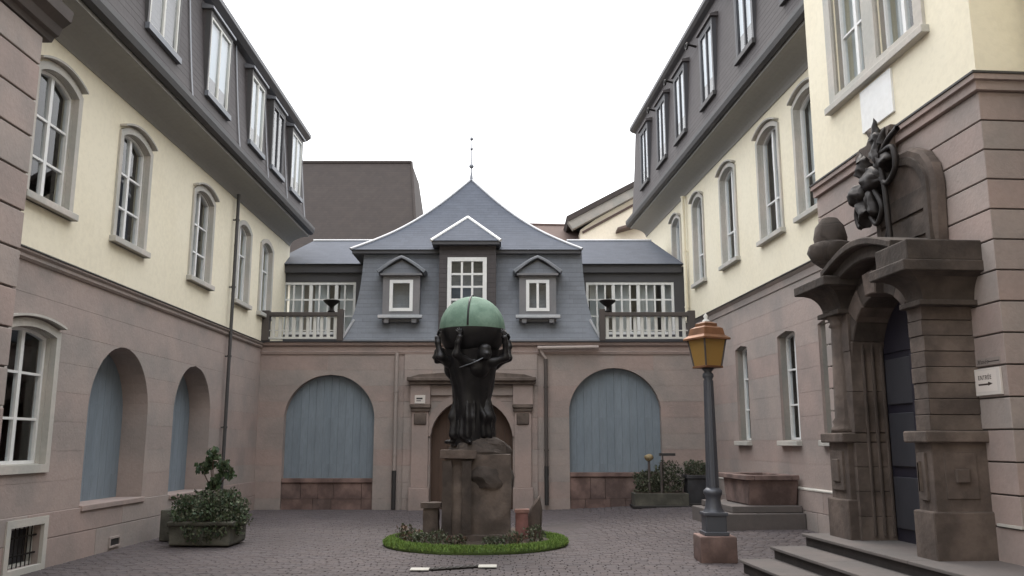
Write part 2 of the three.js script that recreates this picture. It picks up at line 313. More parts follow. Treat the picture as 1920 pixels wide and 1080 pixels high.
// ---------------------------------------------------------------- ground
const sm = (a, b, x) => { const t = Math.min(1, Math.max(0, (x - a) / (b - a))); return t * t * (3 - 2 * t); };
const gy = (x, z) => 0.14 * sm(0.5, 4.5, x) * sm(-11.5, -16.5, z) + 0.05 * sm(-17, -21, z) * (1 - sm(-4.5, -1, x) * 0); // the court rises a little to the far right
{
  const g = new THREE.PlaneGeometry(500, 500, 250, 250).rotateX(-Math.PI / 2), p = g.attributes.position;
  for (let i = 0; i < p.count; i++) p.setY(i, gy(p.getX(i), p.getZ(i)) - 0.03);
  g.computeVertexNormals();
  const gr = new THREE.Mesh(g, M(lin(0.078, 0.068, 0.07), { map: stoneMap, bumpMap: rubble, bumpScale: 0.006 })); uvm(g);
  gr.name = 'ground'; gr.receiveShadow = true; gr.userData.kind = 'structure'; scene.add(gr);
  const sg = toCreasedNormals(new RoundedBoxGeometry(0.166, 0.06, 0.112, 1, 0.009), 0.9), sm_ = M(lin(1, 1, 1), { roughness: 0.85, bumpMap: rubble, bumpScale: 0.004 });
  const list = []; let row = 0;
  for (let z = -6.2; z > -21.0; z -= 0.116, row++) for (let x = -6.4 + (row % 2) * 0.085 + rr(-0.02, 0.02); x < 6.2; x += 0.17 + rr(-0.006, 0.006)) {
    if (Math.hypot(x + 0.6, z + 14.3) < 1.3) continue;
    list.push([x, z]);
  }
  const im = new THREE.InstancedMesh(sg, sm_, list.length), m4 = new THREE.Matrix4(), q = new THREE.Quaternion(), e = new THREE.Euler(), c = new THREE.Color();
  list.forEach(([x, z], i) => {
    e.set(rr(-0.012, 0.012), rr(-0.03, 0.03), rr(-0.012, 0.012)); q.setFromEuler(e);
    m4.compose(new THREE.Vector3(x, gy(x, z) - 0.042 + rr(-0.002, 0.002), z + rr(-0.004, 0.004)), q, new THREE.Vector3(rr(0.93, 1.02), 1, rr(0.94, 1.02))); im.setMatrixAt(i, m4);
    const t = rnd(), patch = fbm((x + 8) / 16, (z + 24) / 18, 8, 3, 40), k = 0.80 + 0.4 * (t - 0.5) * 0.4 + 0.4 * (patch - 0.5);
    const red = rnd(); im.setColorAt(i, c.setRGB(0.094 * k * (1 + 0.05 * red), 0.081 * k, 0.085 * k * (1.03 - 0.05 * red)));
  });
  im.name = 'setts'; im.userData.kind = 'stuff'; im.userData.label = 'small reddish grey stone setts paving the courtyard'; im.castShadow = im.receiveShadow = true; gr.add(im);
}

// ---------------------------------------------------------------- left wing (local x = distance from the camera along the wall, z = out into the court)
{
  const B = thing('wing_building', 'long left wing with cream upper storey, mauve stone ground floor and dark mansard', 'building');
  const E0 = 9.75, E1 = 22.7;
  const up = [[10.87, 1.0], [13.28, 1.0], [16.4, 1.0], [19.0, 0.86], [20.82, 0.9]].map(([c, w]) => ({ x0: c - w / 2, x1: c + w / 2, y0: 4.72, ys: 6.36, rise: 0.14 }));
  const g1 = { x0: 10.3, x1: 11.38, y0: 1.32, ys: 2.98, rise: 0.08 };
  const a1 = { x0: 12.45, x1: 14.5, y0: 0.72, ys: 2.06, rise: 1.02 }, a2 = { x0: 15.6, x1: 17.5, y0: 0.68, ys: 2.12, rise: 0.94 };
  const cel = { x0: 10.72, x1: 11.48, y0: 0.06, ys: 0.57, rise: 0 };
  mesh('lower_wall', wallGeo(rect(E0 - 0.4, E1, -0.15, 3.93), [g1, a1, a2, cel], -0.22, -0.006), mat.mauve, B);
  for (const a of [a1, a2]) mesh('niche_reveal', ring(a, -0.15, 0.0, -0.5, -0.221), mat.mauve, B);
  courses(B, 'stone_course', E0 - 0.3, E1, [0.70, ...steps(0.70, 3.86, 0.395).slice(1)], 0.004, -0.0065, 0, [g1, a1, a2], mauves, 0);
  courses(B, 'plinth_course', E0 - 0.3, E1, [-0.1, 0.36, 0.70], 0.008, -0.0065, 0.03, [cel, { ...a1, y0: 0.70 }, { ...a2, y0: 0.68 }], mauves, 2.6, 0.006);
  mesh('niche_sill', rbox(a1.x0 - 0.02, a1.x1 + 0.02, 0.64, 0.722, -0.5, 0.055), mat.mauveWarm, B); mesh('niche_sill', rbox(a2.x0 - 0.02, a2.x1 + 0.02, 0.61, 0.682, -0.5, 0.055), mat.mauveWarm, B);
  mesh('string_course', prof([[-0.1, 3.86], [0.02, 3.86], [0.05, 3.89], [0.05, 3.93], [0.085, 3.96], [0.085, 3.985], [-0.1, 4.0]], E0 - 0.3, E1), mat.mauveGrey, B);
  mesh('string_flashing', prof([[-0.1, 4.004], [0.1, 3.988], [0.1, 4.006], [-0.1, 4.03]], E0 - 0.3, E1), mat.lead, B);
  mesh('upper_wall', wallGeo(rect(E0 - 0.4, E1, 4.0, 7.15), up, -0.2, -0.002), mat.yellow, B);
  up.forEach((op, i) => window_(B, op, { back: 0.11, cols: 2, rows: i > 2 ? 2 : 3, surround: 0.1, hood: i < 3 ? 0.03 : 0, curtain: [0.0, 0, 0, 0.9, 0.95][i], rowsAt: i > 2 ? [1.1] : [0.55, 1.1], name: 'window' }));
  window_(B, g1, { back: 0.14, cols: 2, rows: 3, surround: 0.1, sill: false, hood: 0.03, curtain: 0.0, rowsAt: [0.58, 1.16] });
  // the two blue boarded niches
  for (const [op, n] of [[a1, 9], [a2, 8]]) { const d = part('boarded_niche', B, 'tall round-headed niche closed with blue grey boards'); boards(d, op, -0.42, n, [mat.door, mat.door2, mat.door]); }
  { // cellar window with a grille
    const d = part('cellar_window', B); mesh('surround', ring(cel, -0.09, 0.004, 0.0, 0.05), mat.surround, d); mesh('pane', box(cel.x0, cel.x1, cel.y0, cel.ys, -0.2, -0.19), mat.darkFrame, d);
    for (let k = 1; k < 8; k++) mesh('grille_bar', cyl(0.008, 0.008, 0.51, cel.x0 + 0.095 * k, 0.06, -0.06, 8), mat.iron, d);
    for (const y of [0.2, 0.42]) mesh('grille_rail', box(cel.x0, cel.x1, y, y + 0.02, -0.065, -0.045), mat.iron, d);
    mesh('frame', ring(cel, 0.005, 0.045, -0.13, -0.09), mat.offwhite, d);
  }
  for (const [x, w, y] of [[13.55, 0.3, 0.11], [16.0, 0.25, 0.3]]) { const v = part('cellar_vent', B); mesh('vent_recess', box(x - w / 2, x + w / 2, y - 0.05, y + 0.05, 0.02, 0.04), mat.ink, v); mesh('vent_frame', wallGeo(rect(x - w / 2 - 0.03, x + w / 2 + 0.03, y - 0.08, y + 0.08), [{ x0: x - w / 2, x1: x + w / 2, y0: y - 0.05, ys: y + 0.05, rise: 0 }], 0.03, 0.055), mat.mauveGrey, v); }
  pipe(B, 18.2, 0.05, 7.0, 0.09, mat.gutter, 0.036);
  // eaves, mansard
  const cove = [[-0.1, 6.93]]; for (let k = 0; k <= 8; k++) { const t = k / 8 * Math.PI / 2; cove.push([0.02 + 0.5 * (1 - Math.cos(t)), 6.93 + 0.27 * Math.sin(t)]); }
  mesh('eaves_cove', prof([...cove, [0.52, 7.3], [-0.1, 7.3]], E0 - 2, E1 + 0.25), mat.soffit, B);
  mesh('gutter', prof([[0.42, 7.305], [0.56, 7.25], [0.63, 7.29], [0.66, 7.38], [0.66, 7.46], [0.63, 7.47], [0.42, 7.48]], E0 - 2, E1 + 0.3), mat.gutter, B);
  const slope = y => 0.5 - 0.24 * Math.min(1, Math.max(0, (y - 7.45) / 2.6)) ** 0.8;
  const mp = [[-0.3, 7.31], [0.5, 7.31]]; for (let k = 0; k <= 8; k++) { const y = 7.45 + 2.6 * k / 8; mp.push([slope(y), y]); }
  mesh('mansard_roof', prof([...mp, [-0.3, 10.05]], E0 - 3, E1), mat.slateBrown, B);
  mesh('roof_moulding', prof([[-0.2, 10.05], [0.26, 9.86], [0.4, 9.9], [0.5, 9.98], [0.5, 10.08], [0.44, 10.12], [-0.2, 10.22]], E0 - 3, E1 + 0.08), mat.darkFrame, B);
  mesh('upper_roof', prof([[-0.2, 10.1], [-0.1, 10.2], [-4.2, 11.6], [-8.4, 10.2], [-8.4, 10.0]], E0 - 3, E1), mat.slateMid, B);
  [[12.95, 1.25, 0.35], [15.55, 1.25, 1], [18.05, 1.05, 0.9], [19.75, 1.05, 0], [21.55, 1.1, 0.9]].forEach(([s, w, bl]) => dormer(B, s, w, 7.96, 9.66, 0.46, slope, { blind: bl, front: mat.gutter, frame: bl ? mat.offwhite : mat.darkFrame }));
  for (const s of [14.2, 16.85, 18.95, 20.65, 22.45]) mesh('roof_seam', poly([0, 1, 2, 3, 4].map(k => { const y = 7.5 + 0.49 * k, y2 = y + 0.49; return [[s - 0.03, y, slope(y) + 0.03], [s + 0.03, y, slope(y) + 0.03], [s + 0.03, y2, slope(y2) + 0.03], [s - 0.03, y2, slope(y2) + 0.03]]; })), mat.zinc, B);
  { const v = part('vent_pipe', B); mesh('pipe', [cyl(0.05, 0.05, 0.7, E1 + 0.12, 7.45, 0.1)], mat.zincPale, v); mesh('cowl', [box(E1 - 0.05, E1 + 0.3, 8.15, 8.28, -0.05, 0.22)], mat.zincPale, v); }
  // the rest of the shell, so that the rooms are closed and dark
  mesh('floor_slab', box(E0 - 0.4, E1 - 0.02, 3.6, 3.9, -8.3, -0.55), mat.interior, B);
  mesh('ceiling', box(E0 - 3, E1 - 0.02, 7.0, 7.3, -8.3, -0.45), mat.interior, B);
  mesh('rear_wall', box(E0 - 3, E1, -0.1, 10.0, -8.7, -8.32), mat.yellow, B);
  mesh('end_wall', box(E1 + 0.002, E1 + 0.3, -0.1, 10.04, -8.6, -0.004), mat.yellow, B);
  mesh('inner_wall', box(E0 - 0.4, E1, -0.1, 10, -4.2, -4.0), mat.interior, B);
  // rusticated corner pavilion
  const P = part('corner_pavilion', B, 'rusticated mauve corner pavilion with dark moulded cornice');
  const zp = 0.38, pv = [-0.12, 0.22, 0.66, 1.1, 1.55, 2.0, 2.45, 2.9, 3.36, 3.82, 4.28, 4.74, 5.2, 5.66, 6.12, 6.5];
  mesh('core', box(5.2, E0 - 0.03, -0.15, 10, -8.6, zp - 0.03), mat.cornice, P);
  for (let k = 0; k + 1 < pv.length; k++) {
    mesh('rusticated_course', rbox(5.4, E0, pv[k] + 0.011, pv[k + 1] - 0.011, zp - 0.3, zp, 0.012, 1), mauves[k % 3], P);
  }
  mesh('cornice', prof([[zp - 0.1, 6.5], [zp + 0.02, 6.5], [zp + 0.05, 6.56], [zp + 0.1, 6.58], [zp + 0.14, 6.68], [zp + 0.24, 6.76], [zp + 0.26, 6.9], [zp - 0.1, 6.94]], 5.4, E0 + 0.16), mat.cornice, P);
  mesh('upper_storey', box(5.4, E0 - 0.02, 6.94, 10.2, -8, zp - 0.06), mat.yellow, P);
  B.position.set(-6.13, 0, 0); B.rotation.y = Math.PI / 2; settle(B);
}

// ---------------------------------------------------------------- right wing (local x runs towards the camera, z out into the court)
const RW = Math.atan2(0.072, 1);
function rightFrame(o) { o.position.set(4.752, 0, -21.5); o.rotation.y = -Math.PI / 2 + RW; return o; }
{
  const B = thing('wing_building', 'right wing with cream upper storey and rusticated entrance block holding the dark stone portal', 'building');
  const S0 = -5.2, S1 = 9.2, F = 0.848, C0 = 9.13, C1 = 13.1;
  const up = [[-1.8, 0.8], [0.3, 0.82], [2.68, 0.98], [5.2, 1.05], [7.1, 1.05]].map(([c, w]) => ({ x0: c - w / 2, x1: c + w / 2, y0: 5.62, ys: 7.66, rise: 0.15 }));
  const lo = [[3.03, 0.76], [5.55, 0.86], [7.42, 0.9]].map(([c, w]) => ({ x0: c - w / 2, x1: c + w / 2, y0: 1.64, ys: 3.6, rise: 0.07 }));
  mesh('lower_wall', wallGeo(rect(S0, S1, -0.15, 4.62), lo, -0.27, -0.006), mat.mauve, B);
  courses(B, 'stone_course', 0.3, S1, [0.82, ...steps(0.82, 4.55, 0.41).slice(1)], 0.004, -0.0065, 0, lo, mauves, 0);
  courses(B, 'plinth_course', 0.3, S1, [-0.1, 0.42, 0.78], 0.008, -0.0065, 0.035, [], mauves, 2.2, 0.006);
  mesh('plinth_ledge', prof([[-0.1, 0.78], [0.045, 0.78], [0.045, 0.80], [-0.005, 0.825], [-0.1, 0.825]], 0.3, S1), mat.surround, B);
  mesh('string_course', prof([[-0.1, 4.5], [0.02, 4.5], [0.03, 4.62], [0.06, 4.65], [0.085, 4.68], [-0.1, 4.7]], S0, S1), mat.mauveGrey, B);
  mesh('string_flashing', prof([[-0.1, 4.702], [0.1, 4.686], [0.1, 4.706], [-0.1, 4.73]], S0, S1), mat.lead, B);
  mesh('upper_wall', wallGeo(rect(S0, S1, 4.7, 8.4), up, -0.2, -0.002), mat.yellow, B);
  up.forEach((op, i) => window_(B, op, { back: 0.13, cols: 2, rows: 2, rowsAt: [0.72], surround: 0.09, hood: 0.03, curtain: [0.9, 0.9, 0.8, 0, 0.5][i], frame: mat.white }));
  lo.forEach((op, i) => window_(B, op, { back: 0.2, cols: 2, rows: 3, rowsAt: [0.66, 1.32], surround: 0, sill: true, band: mat.surround, curtain: i === 0 ? 0.6 : 0 }));
  pipe(B, -0.75, 4.75, 8.15, 0.09, mat.yellow, 0.045);
  const cove = [[-0.1, 8.16]]; for (let k = 0; k <= 8; k++) { const t = k / 8 * Math.PI / 2; cove.push([0.02 + 0.5 * (1 - Math.cos(t)), 8.16 + 0.27 * Math.sin(t)]); }
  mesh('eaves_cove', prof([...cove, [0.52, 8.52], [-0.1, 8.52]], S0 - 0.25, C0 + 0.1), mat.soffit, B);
  mesh('gutter', prof([[0.42, 8.525], [0.56, 8.47], [0.63, 8.51], [0.66, 8.6], [0.66, 8.68], [0.63, 8.69], [0.42, 8.7]], S0 - 0.3, C0 - 0.002), mat.gutter, B);
  const slope = y => 0.52 - 0.2 * Math.min(1, Math.max(0, (y - 8.65) / 3.1)) ** 0.8;
  const mp = [[-0.4, 8.53], [0.52, 8.53]]; for (let k = 0; k <= 8; k++) { const y = 8.65 + 3.1 * k / 8; mp.push([slope(y), y]); }
  mesh('mansard_roof', prof([...mp, [-0.4, 11.75]], S0, C0 + 0.5), mat.slateBrown, B);
  mesh('roof_moulding', prof([[-0.2, 11.75], [0.32, 11.6], [0.44, 11.64], [0.5, 11.7], [0.5, 11.8], [0.44, 11.84], [-0.2, 11.9]], S0 - 0.08, C0 + 0.5), mat.darkFrame, B);
  mesh('upper_roof', prof([[-0.3, 11.8], [-0.1, 11.88], [-4.2, 13.2], [-8.4, 11.8], [-8.4, 11.7]], S0, C0 + 0.5), mat.slateMid, B);
  [-3.35, -1.25, 0.7, 3.05, 5.55, 8.0].forEach((s, i) => dormer(B, s, 1.02, 9.25, 11.1, 0.5, slope, { front: mat.darkFrame, frame: mat.darkFrame, blind: 0.94 - 0.05 * (i % 3), roof: mat.slateBrown, sill: mat.gutter }));
  for (const s of [-2.3, -0.3, 1.85, 4.3]) { const h = part('roof_hook', B); mesh('bracket', bar([s, 11.2, slope(11.2)], [s, 11.25, slope(11.2) + 0.22], 0.03), mat.iron, h); mesh('hook', new THREE.TorusGeometry(0.07, 0.025, 6, 12).translate(s, 11.2, slope(11.2) + 0.24), mat.iron, h); }
  mesh('floor_slab', box(S0 + 0.02, C1 - 0.1, 4.3, 4.6, -8.3, -0.55), mat.interior, B);
  mesh('ceiling', box(S0 + 0.02, C0 - 0.02, 8.2, 8.5, -8.3, -0.45), mat.interior, B);
  mesh('rear_wall', box(S0, C1, -0.1, 11.7, -8.7, -8.32), mat.yellow, B);
  mesh('end_wall', box(S0 - 0.3, S0 - 0.002, -0.1, 11.74, -8.6, -0.004), mat.yellow, B);
  mesh('inner_wall', box(S0, C1 - 0.1, -0.1, 11, -4.2, -4.0), mat.interior, B);
  // ---- projecting entrance block
  const P = part('entrance_block', B, 'projecting entrance block, grooved mauve stone below and cream plaster above');
  const w1 = { x0: 10.02, x1: 10.92, y0: 6.45, ys: 9.0, rise: 0 }, w2 = { x0: 11.22, x1: 12.12, y0: 6.45, ys: 9.0, rise: 0 };
  const dr = { x0: 10.84, x1: 12.36, y0: 0.42, ys: 2.58, rise: 0.76 };
  const big = { x0: dr.x0 - 0.25, x1: dr.x1 + 0.25, y0: -0.15, ys: 3.55, rise: 0 };
  mesh('lower_core', wallGeo([[C0 + 0.03, -0.15], [dr.x0, -0.15], [dr.x0, dr.y0], ...outline(dr).slice(2).reverse().map(p => p), [dr.x1, dr.y0], [dr.x1, -0.15], [C1 - 0.03, -0.15], [C1 - 0.03, 5.2], [C0 + 0.03, 5.2]], [], F - 0.5, F - 0.025), mat.cornice, P);
  const lv = [-0.1, 0.42, 0.78, ...steps(0.78, 5.2, 0.305).slice(1)];
  courses(P, 'rusticated_course', C0, C1, lv, 0.016, F - 0.026, F, [{ ...dr, y0: -0.15 }], mauves, 0, 0.006);
  for (let k = 0; k + 1 < lv.length; k++) mesh('rusticated_course', new RoundedBoxGeometry(0.04, lv[k + 1] - lv[k] - 0.016, 3.6, 1, 0.006).translate(C1 - 0.018, (lv[k] + lv[k + 1]) / 2, F - 1.802), mauves[(k * 2 + 1) % 3], P);
  mesh('side_core', box(C1 - 0.4, C1 - 0.035, -0.15, 5.2, F - 3.6, F - 0.51), mat.cornice, P);
  mesh('string_course', [box(C0, C1 + 0.05, 5.2, 5.3, F - 3.6, F + 0.05), box(C0, C1 + 0.09, 5.302, 5.36, F - 3.6, F + 0.09)], mat.mauveWarm, P);
  mesh('string_flashing', box(C0 - 0.01, C1 + 0.105, 5.362, 5.385, F - 3.6, F + 0.105), mat.lead, P);
  mesh('plinth_ledge', box(12.75, C1 + 0.02, 0.79, 0.815, F - 3, F + 0.025), mat.surround, P);
  mesh('upper_wall', wallGeo(rect(C0, C1, 5.385, 12), [w1, w2], F - 0.3, F), mat.yellow, P);
  mesh('side_wall', box(C1 - 0.3, C1 - 0.001, 5.386, 12, F - 3.6, F - 0.301), mat.yellow, P);
  mesh('return_wall', box(C0 + 0.002, C0 + 0.3, 4.0, 12, -0.3, F - 0.301), mat.yellow, P);
  mesh('return_base', box(C0 + 0.006, C0 + 0.3, -0.1, 5.3, -0.2, F - 0.501), mat.mauve, P);
  mesh('block_roof', box(C0 - 0.3, C1 + 0.3, 12.002, 12.2, -4, F + 0.4), mat.slateMid, P);
  for (const w of [w1, w2]) { const u = window_(P, w, { z: F, back: 0.14, cols: 2, rows: 3, rowsAt: [0.85, 1.7], surround: 0, sill: false, curtain: 0.5 }); u.name = 'window'; }
  mesh('window_surround', wallGeo(rect(9.84, 12.3, 6.3, 9.2), [w1, w2], F - 0.03, F + 0.04), mat.surround, P);
  mesh('window_sill', rbox(9.78, 12.36, 6.24, 6.34, F - 0.02, F + 0.1), mat.surround, P);
  mesh('white_panel', rbox(10.7, 11.5, 5.62, 6.2, F - 0.01, F + 0.03, 0.006), mat.white, P, 'plain white board below the double window');
  mesh('near_wall_base', box(C1 + 0.14, 21.5, -0.1, 5.3, -0.4, 0.3), mat.mauve, P); mesh('near_wall', box(C1 + 0.14, 21.5, 5.302, 8.4, -0.4, 0.28), mat.yellow, P);
  mesh('near_eaves', prof([[0.2, 8.3], [0.5, 8.32], [1.15, 8.5], [1.15, 8.75], [-0.4, 8.75], [-0.4, 8.4], [0.2, 8.4]], C1 + 0.14, 21.5), mat.soffit, P); mesh('near_mansard', prof([[1.0, 8.752], [0.7, 12.2], [-0.4, 12.2], [-0.4, 8.752]], C1 + 0.14, 21.5), mat.slateBrown, P);
  // ---- the portal
  const Q = part('portal', B, 'grimy carved sandstone portal with piers, broken cornice, urn and crest');
  const f = F + 0.6; // its front
  for (const [a, b] of [[10.27, 10.8], [12.32, 12.66]]) {
    mesh('pedestal', [rbox(a - 0.02, b + 0.03, 0.4, 0.92, F - 0.02, f + 0.03, 0.02), rbox(a + 0.02, b, 0.9, 1.62, F - 0.02, f - 0.02, 0.015)], mat.portal2, Q);
    mesh('pedestal_cap', rbox(a - 0.05, b + 0.06, 1.6, 1.72, F - 0.02, f + 0.06, 0.02), mat.portal, Q);
    for (const [p, r] of [[a + 0.1, b - 0.1]]) { mesh('carved_panel', [rbox(p, r, 1.02, 1.5, f - 0.03, f + 0.01, 0.01), rbox(p + 0.08, r - 0.08, 1.12, 1.4, f - 0.01, f + 0.035, 0.015)], mat.portal, Q); }
    mesh('carved_panel', [rbox(b - 0.02, b + 0.012, 1.04, 1.5, F + 0.12, f - 0.14, 0.01), rbox(b - 0.01, b + 0.045, 1.2, 1.34, F + 0.22, F + 0.36, 0.015)], mat.portal2, Q);
  }
  // round column and jamb on the far side
  const colL = [[0.0, 0], [0.27, 0], [0.27, 0.07], [0.23, 0.1], [0.25, 0.15], [0.215, 0.2], [0.21, 0.6], [0.195, 1.25], [0.19, 1.34], [0.22, 1.36], [0.2, 1.4], [0.23, 1.46], [0.27, 1.54], [0, 1.54]];
  mesh('column', lathe(colL, 10.55, 1.71, f - 0.24, 28), mat.portal, Q);
  for (let y = 1.72, k = 0; y < 3.2; y += 0.5, k++) mesh('jamb_block', rbox(10.62, 10.87, y + 0.002, Math.min(y + 0.498, 3.22), F - 0.02, f - 0.1 - (k % 2) * 0.004, 0.006, 1), k % 2 ? mat.portal : mat.portal2, Q);
  for (let y = 0.44, k = 0; y < 1.6; y += 0.29, k++) mesh('jamb_block', rbox(10.8, 10.88, y + 0.002, Math.min(y + 0.288, 1.7), F - 0.02, f - 0.09, 0.006, 1), k % 2 ? mat.portal2 : mat.portal, Q);
  for (const n of [0.1, 0.22, 0.34]) mesh('jamb_moulding', bar([10.885, 0.5, F + n], [10.885, 3.1, F + n], 0.022, 8), mat.portal2, Q);
  // square pier of stacked blocks on the near side
  for (let y = 1.72, k = 0; y < 3.0; y += 0.163, k++) mesh('pier_block', rbox(12.35 - (k % 2) * 0.006, 12.62 + (k % 2) * 0.006, y + 0.002, y + 0.161, F - 0.02, f - 0.05 - (k % 3) * 0.005, 0.008, 1), [mat.portal, mat.portal2, mat.portal][k % 3], Q);
  // capitals / imposts that step out
  const impost = (a, b, y) => { // a hollow-curved corbel under a thin slab
    const lev = []; for (let k = 0; k <= 8; k++) { const t = k / 8; lev.push([y + 0.3 * t, -0.02 + 0.19 * (1 - Math.sqrt(1 - t * t * 0.98))]); }
    const c = ([h, e]) => [[a - e, h, F - 0.02], [b + e, h, F - 0.02], [b + e, h, f - 0.02 + 1.25 * e], [a - e, h, f - 0.02 + 1.25 * e]], q = [c(lev[0]), c(lev[8])];
    for (let k = 0; k < 8; k++) { const u = c(lev[k]), v = c(lev[k + 1]); for (let j = 0; j < 4; j++) q.push([u[j], u[(j + 1) % 4], v[(j + 1) % 4], v[j]]); }
    return [poly(q), rbox(a - 0.03, b + 0.03, y - 0.03, y + 0.03, F - 0.02, f + 0.02, 0.012), rbox(a - 0.19, b + 0.19, y + 0.3, y + 0.42, F - 0.02, f + 0.25, 0.018)];
  };
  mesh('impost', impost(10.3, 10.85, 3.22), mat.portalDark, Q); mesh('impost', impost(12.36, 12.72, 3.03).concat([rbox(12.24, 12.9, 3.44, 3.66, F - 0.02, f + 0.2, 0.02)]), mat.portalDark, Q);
  // arch ring of voussoirs, spandrels and the sweeping cornice
  const vo = { ...dr }, A = arcOf(vo), nV = 9;
  for (let k = 0; k < nV; k++) {
    const t0 = Math.PI - Math.PI * k / nV - 0.006, t1 = Math.PI - Math.PI * (k + 1) / nV + 0.006, pts = [];
    for (let j = 0; j <= 3; j++) { const t = t0 + (t1 - t0) * j / 3; pts.push([A.xc + (A.R - 0.03) * Math.cos(t), A.cy + (A.R - 0.03) * Math.sin(t)]); }
    for (let j = 3; j >= 0; j--) { const t = t0 + (t1 - t0) * j / 3; pts.push([A.xc + (A.R + 0.24) * Math.cos(t), A.cy + (A.R + 0.24) * Math.sin(t)]); }
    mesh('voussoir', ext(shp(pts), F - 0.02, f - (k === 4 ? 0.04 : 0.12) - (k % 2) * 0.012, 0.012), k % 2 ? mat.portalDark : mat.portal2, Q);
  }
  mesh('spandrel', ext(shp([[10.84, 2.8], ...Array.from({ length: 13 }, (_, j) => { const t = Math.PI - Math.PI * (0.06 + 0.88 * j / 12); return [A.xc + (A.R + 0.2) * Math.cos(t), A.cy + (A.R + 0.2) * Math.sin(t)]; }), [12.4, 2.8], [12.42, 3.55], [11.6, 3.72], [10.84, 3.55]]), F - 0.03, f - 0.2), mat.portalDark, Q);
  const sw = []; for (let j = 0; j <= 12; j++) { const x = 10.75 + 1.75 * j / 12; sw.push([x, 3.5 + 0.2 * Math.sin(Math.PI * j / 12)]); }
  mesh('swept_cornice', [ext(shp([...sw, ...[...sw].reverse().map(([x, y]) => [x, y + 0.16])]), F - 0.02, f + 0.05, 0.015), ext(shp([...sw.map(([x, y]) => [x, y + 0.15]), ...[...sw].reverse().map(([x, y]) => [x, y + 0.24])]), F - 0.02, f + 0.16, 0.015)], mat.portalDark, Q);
  // crest: stone cartouche with an iron emblem on it
  mesh('cartouche', rough(ext(shp([[11.12, 3.72], [12.36, 3.72], [12.42, 4.45], [12.36, 4.68], [12.22, 4.86], [11.98, 4.98], [11.5, 5.02], [11.2, 4.9]]), F - 0.02, F + 0.16, 0.04), 0.008, 5, 0.6), mat.portal2, Q)
  mesh('cartouche_border', rough(ring({ x0: 11.2, x1: 12.34, y0: 3.74, ys: 4.5, rise: 0.4 }, 0, 0.09, F + 0.1, F + 0.2), 0.006, 6, 0.6), mat.portalDark, Q);
  for (const y of [4.02, 4.3]) mesh('cartouche_course', rough(new THREE.BoxGeometry(0.96, 0.24, 0.05, 10, 4, 2).translate(11.77, y, F + 0.17), 0.012, 7, 0.5), mat.portalDark, Q);
  const ez = F + 0.42;
  { // an openwork crest: lumpy body, horned top, looped sides and a stem
    const X = 11.45, Y = 4.72, g = [];
    for (const [x, y, a, b, c] of [[-0.05, 0.05, 0.3, 0.16, 0.12], [-0.38, -0.06, 0.16, 0.14, 0.12], [0.2, 0.2, 0.2, 0.14, 0.1], [-0.3, -0.3, 0.14, 0.18, 0.1], [-0.1, -0.26, 0.1, 0.2, 0.1], [0.1, 0.38, 0.11, 0.24, 0.09], [-0.26, 0.26, 0.09, 0.16, 0.08]]) g.push(rough(new THREE.SphereGeometry(1, 22, 16).scale(a, b, c).translate(X + x, Y + y, ez - 0.12 + rr(-0.03, 0.03)), 0.06, 7, 1.2, x * 9));
    const loop = pts => new THREE.TubeGeometry(new THREE.CatmullRomCurve3(pts.map(([x, y, z]) => new THREE.Vector3(X + x, Y + y, ez - 0.1 + (z ?? 0))), false), 36, 0.035, 7);
    g.push(loop([[0.25, 0.3], [0.48, 0.28], [0.5, 0.02], [0.3, -0.1], [0.16, 0.0]]), loop([[0.0, -0.1], [0.14, -0.36], [0.0, -0.52], [-0.14, -0.4]]), loop([[-0.42, -0.1], [-0.5, -0.3], [-0.42, -0.46], [-0.3, -0.36]]), loop([[-0.1, -0.66], [-0.16, -0.86], [0.12, -0.84], [0.26, -0.66]]), loop([[0.18, 0.2], [0.24, -0.2], [0.26, -0.6], [0.28, -0.98]]), loop([[0.2, 0.28], [0.4, 0.4], [0.62, 0.46]]));
    for (const [x, y, L, t] of [[0.08, 0.5, 0.3, 0.1], [-0.28, 0.34, 0.2, -0.3], [0.22, 0.42, 0.2, 0.4]]) g.push(rough(new THREE.ConeGeometry(0.08, L, 8, 5).translate(0, L / 2, 0).rotateZ(-t).translate(X + x, Y + y, ez - 0.12), 0.03, 8, 1.2, x * 5));
    mesh('emblem', g.map(q => q.index ? q.toNonIndexed() : q), mat.iron, Q, 'dark openwork iron crest fixed over the portal');
  }
  mesh('crest_finial', [rough(ext(shp([[10.72, 5.12], [11.5, 4.98], [11.52, 5.28], [11.6, 5.34], [11.58, 5.42], [11.2, 5.46], [11.1, 5.56], [10.98, 5.54], [11.04, 5.44], [10.98, 5.36], [10.8, 5.38], [10.68, 5.32], [10.66, 5.24], [10.76, 5.22]]), F + 0.02, F + 0.15, 0.02), 0.012, 7)], mat.portal2, Q);
  // urn on the far impost
  mesh('urn', rough(lathe([[0, 0], [0.2, 0], [0.2, 0.06], [0.1, 0.1], [0.09, 0.16], [0.24, 0.3], [0.3, 0.42], [0.28, 0.5], [0.2, 0.54], [0.21, 0.6], [0.18, 0.75], [0.1, 0.86], [0, 0.9]], 10.55, 3.63, f - 0.1, 24), 0.02, 5, 0.9), mat.portalDark, Q);
  // door leaves
  const D = part('door', B, 'dark navy arched double door, one pale panelled leaf');
  boardsDoor(D, dr, F + 0.1);
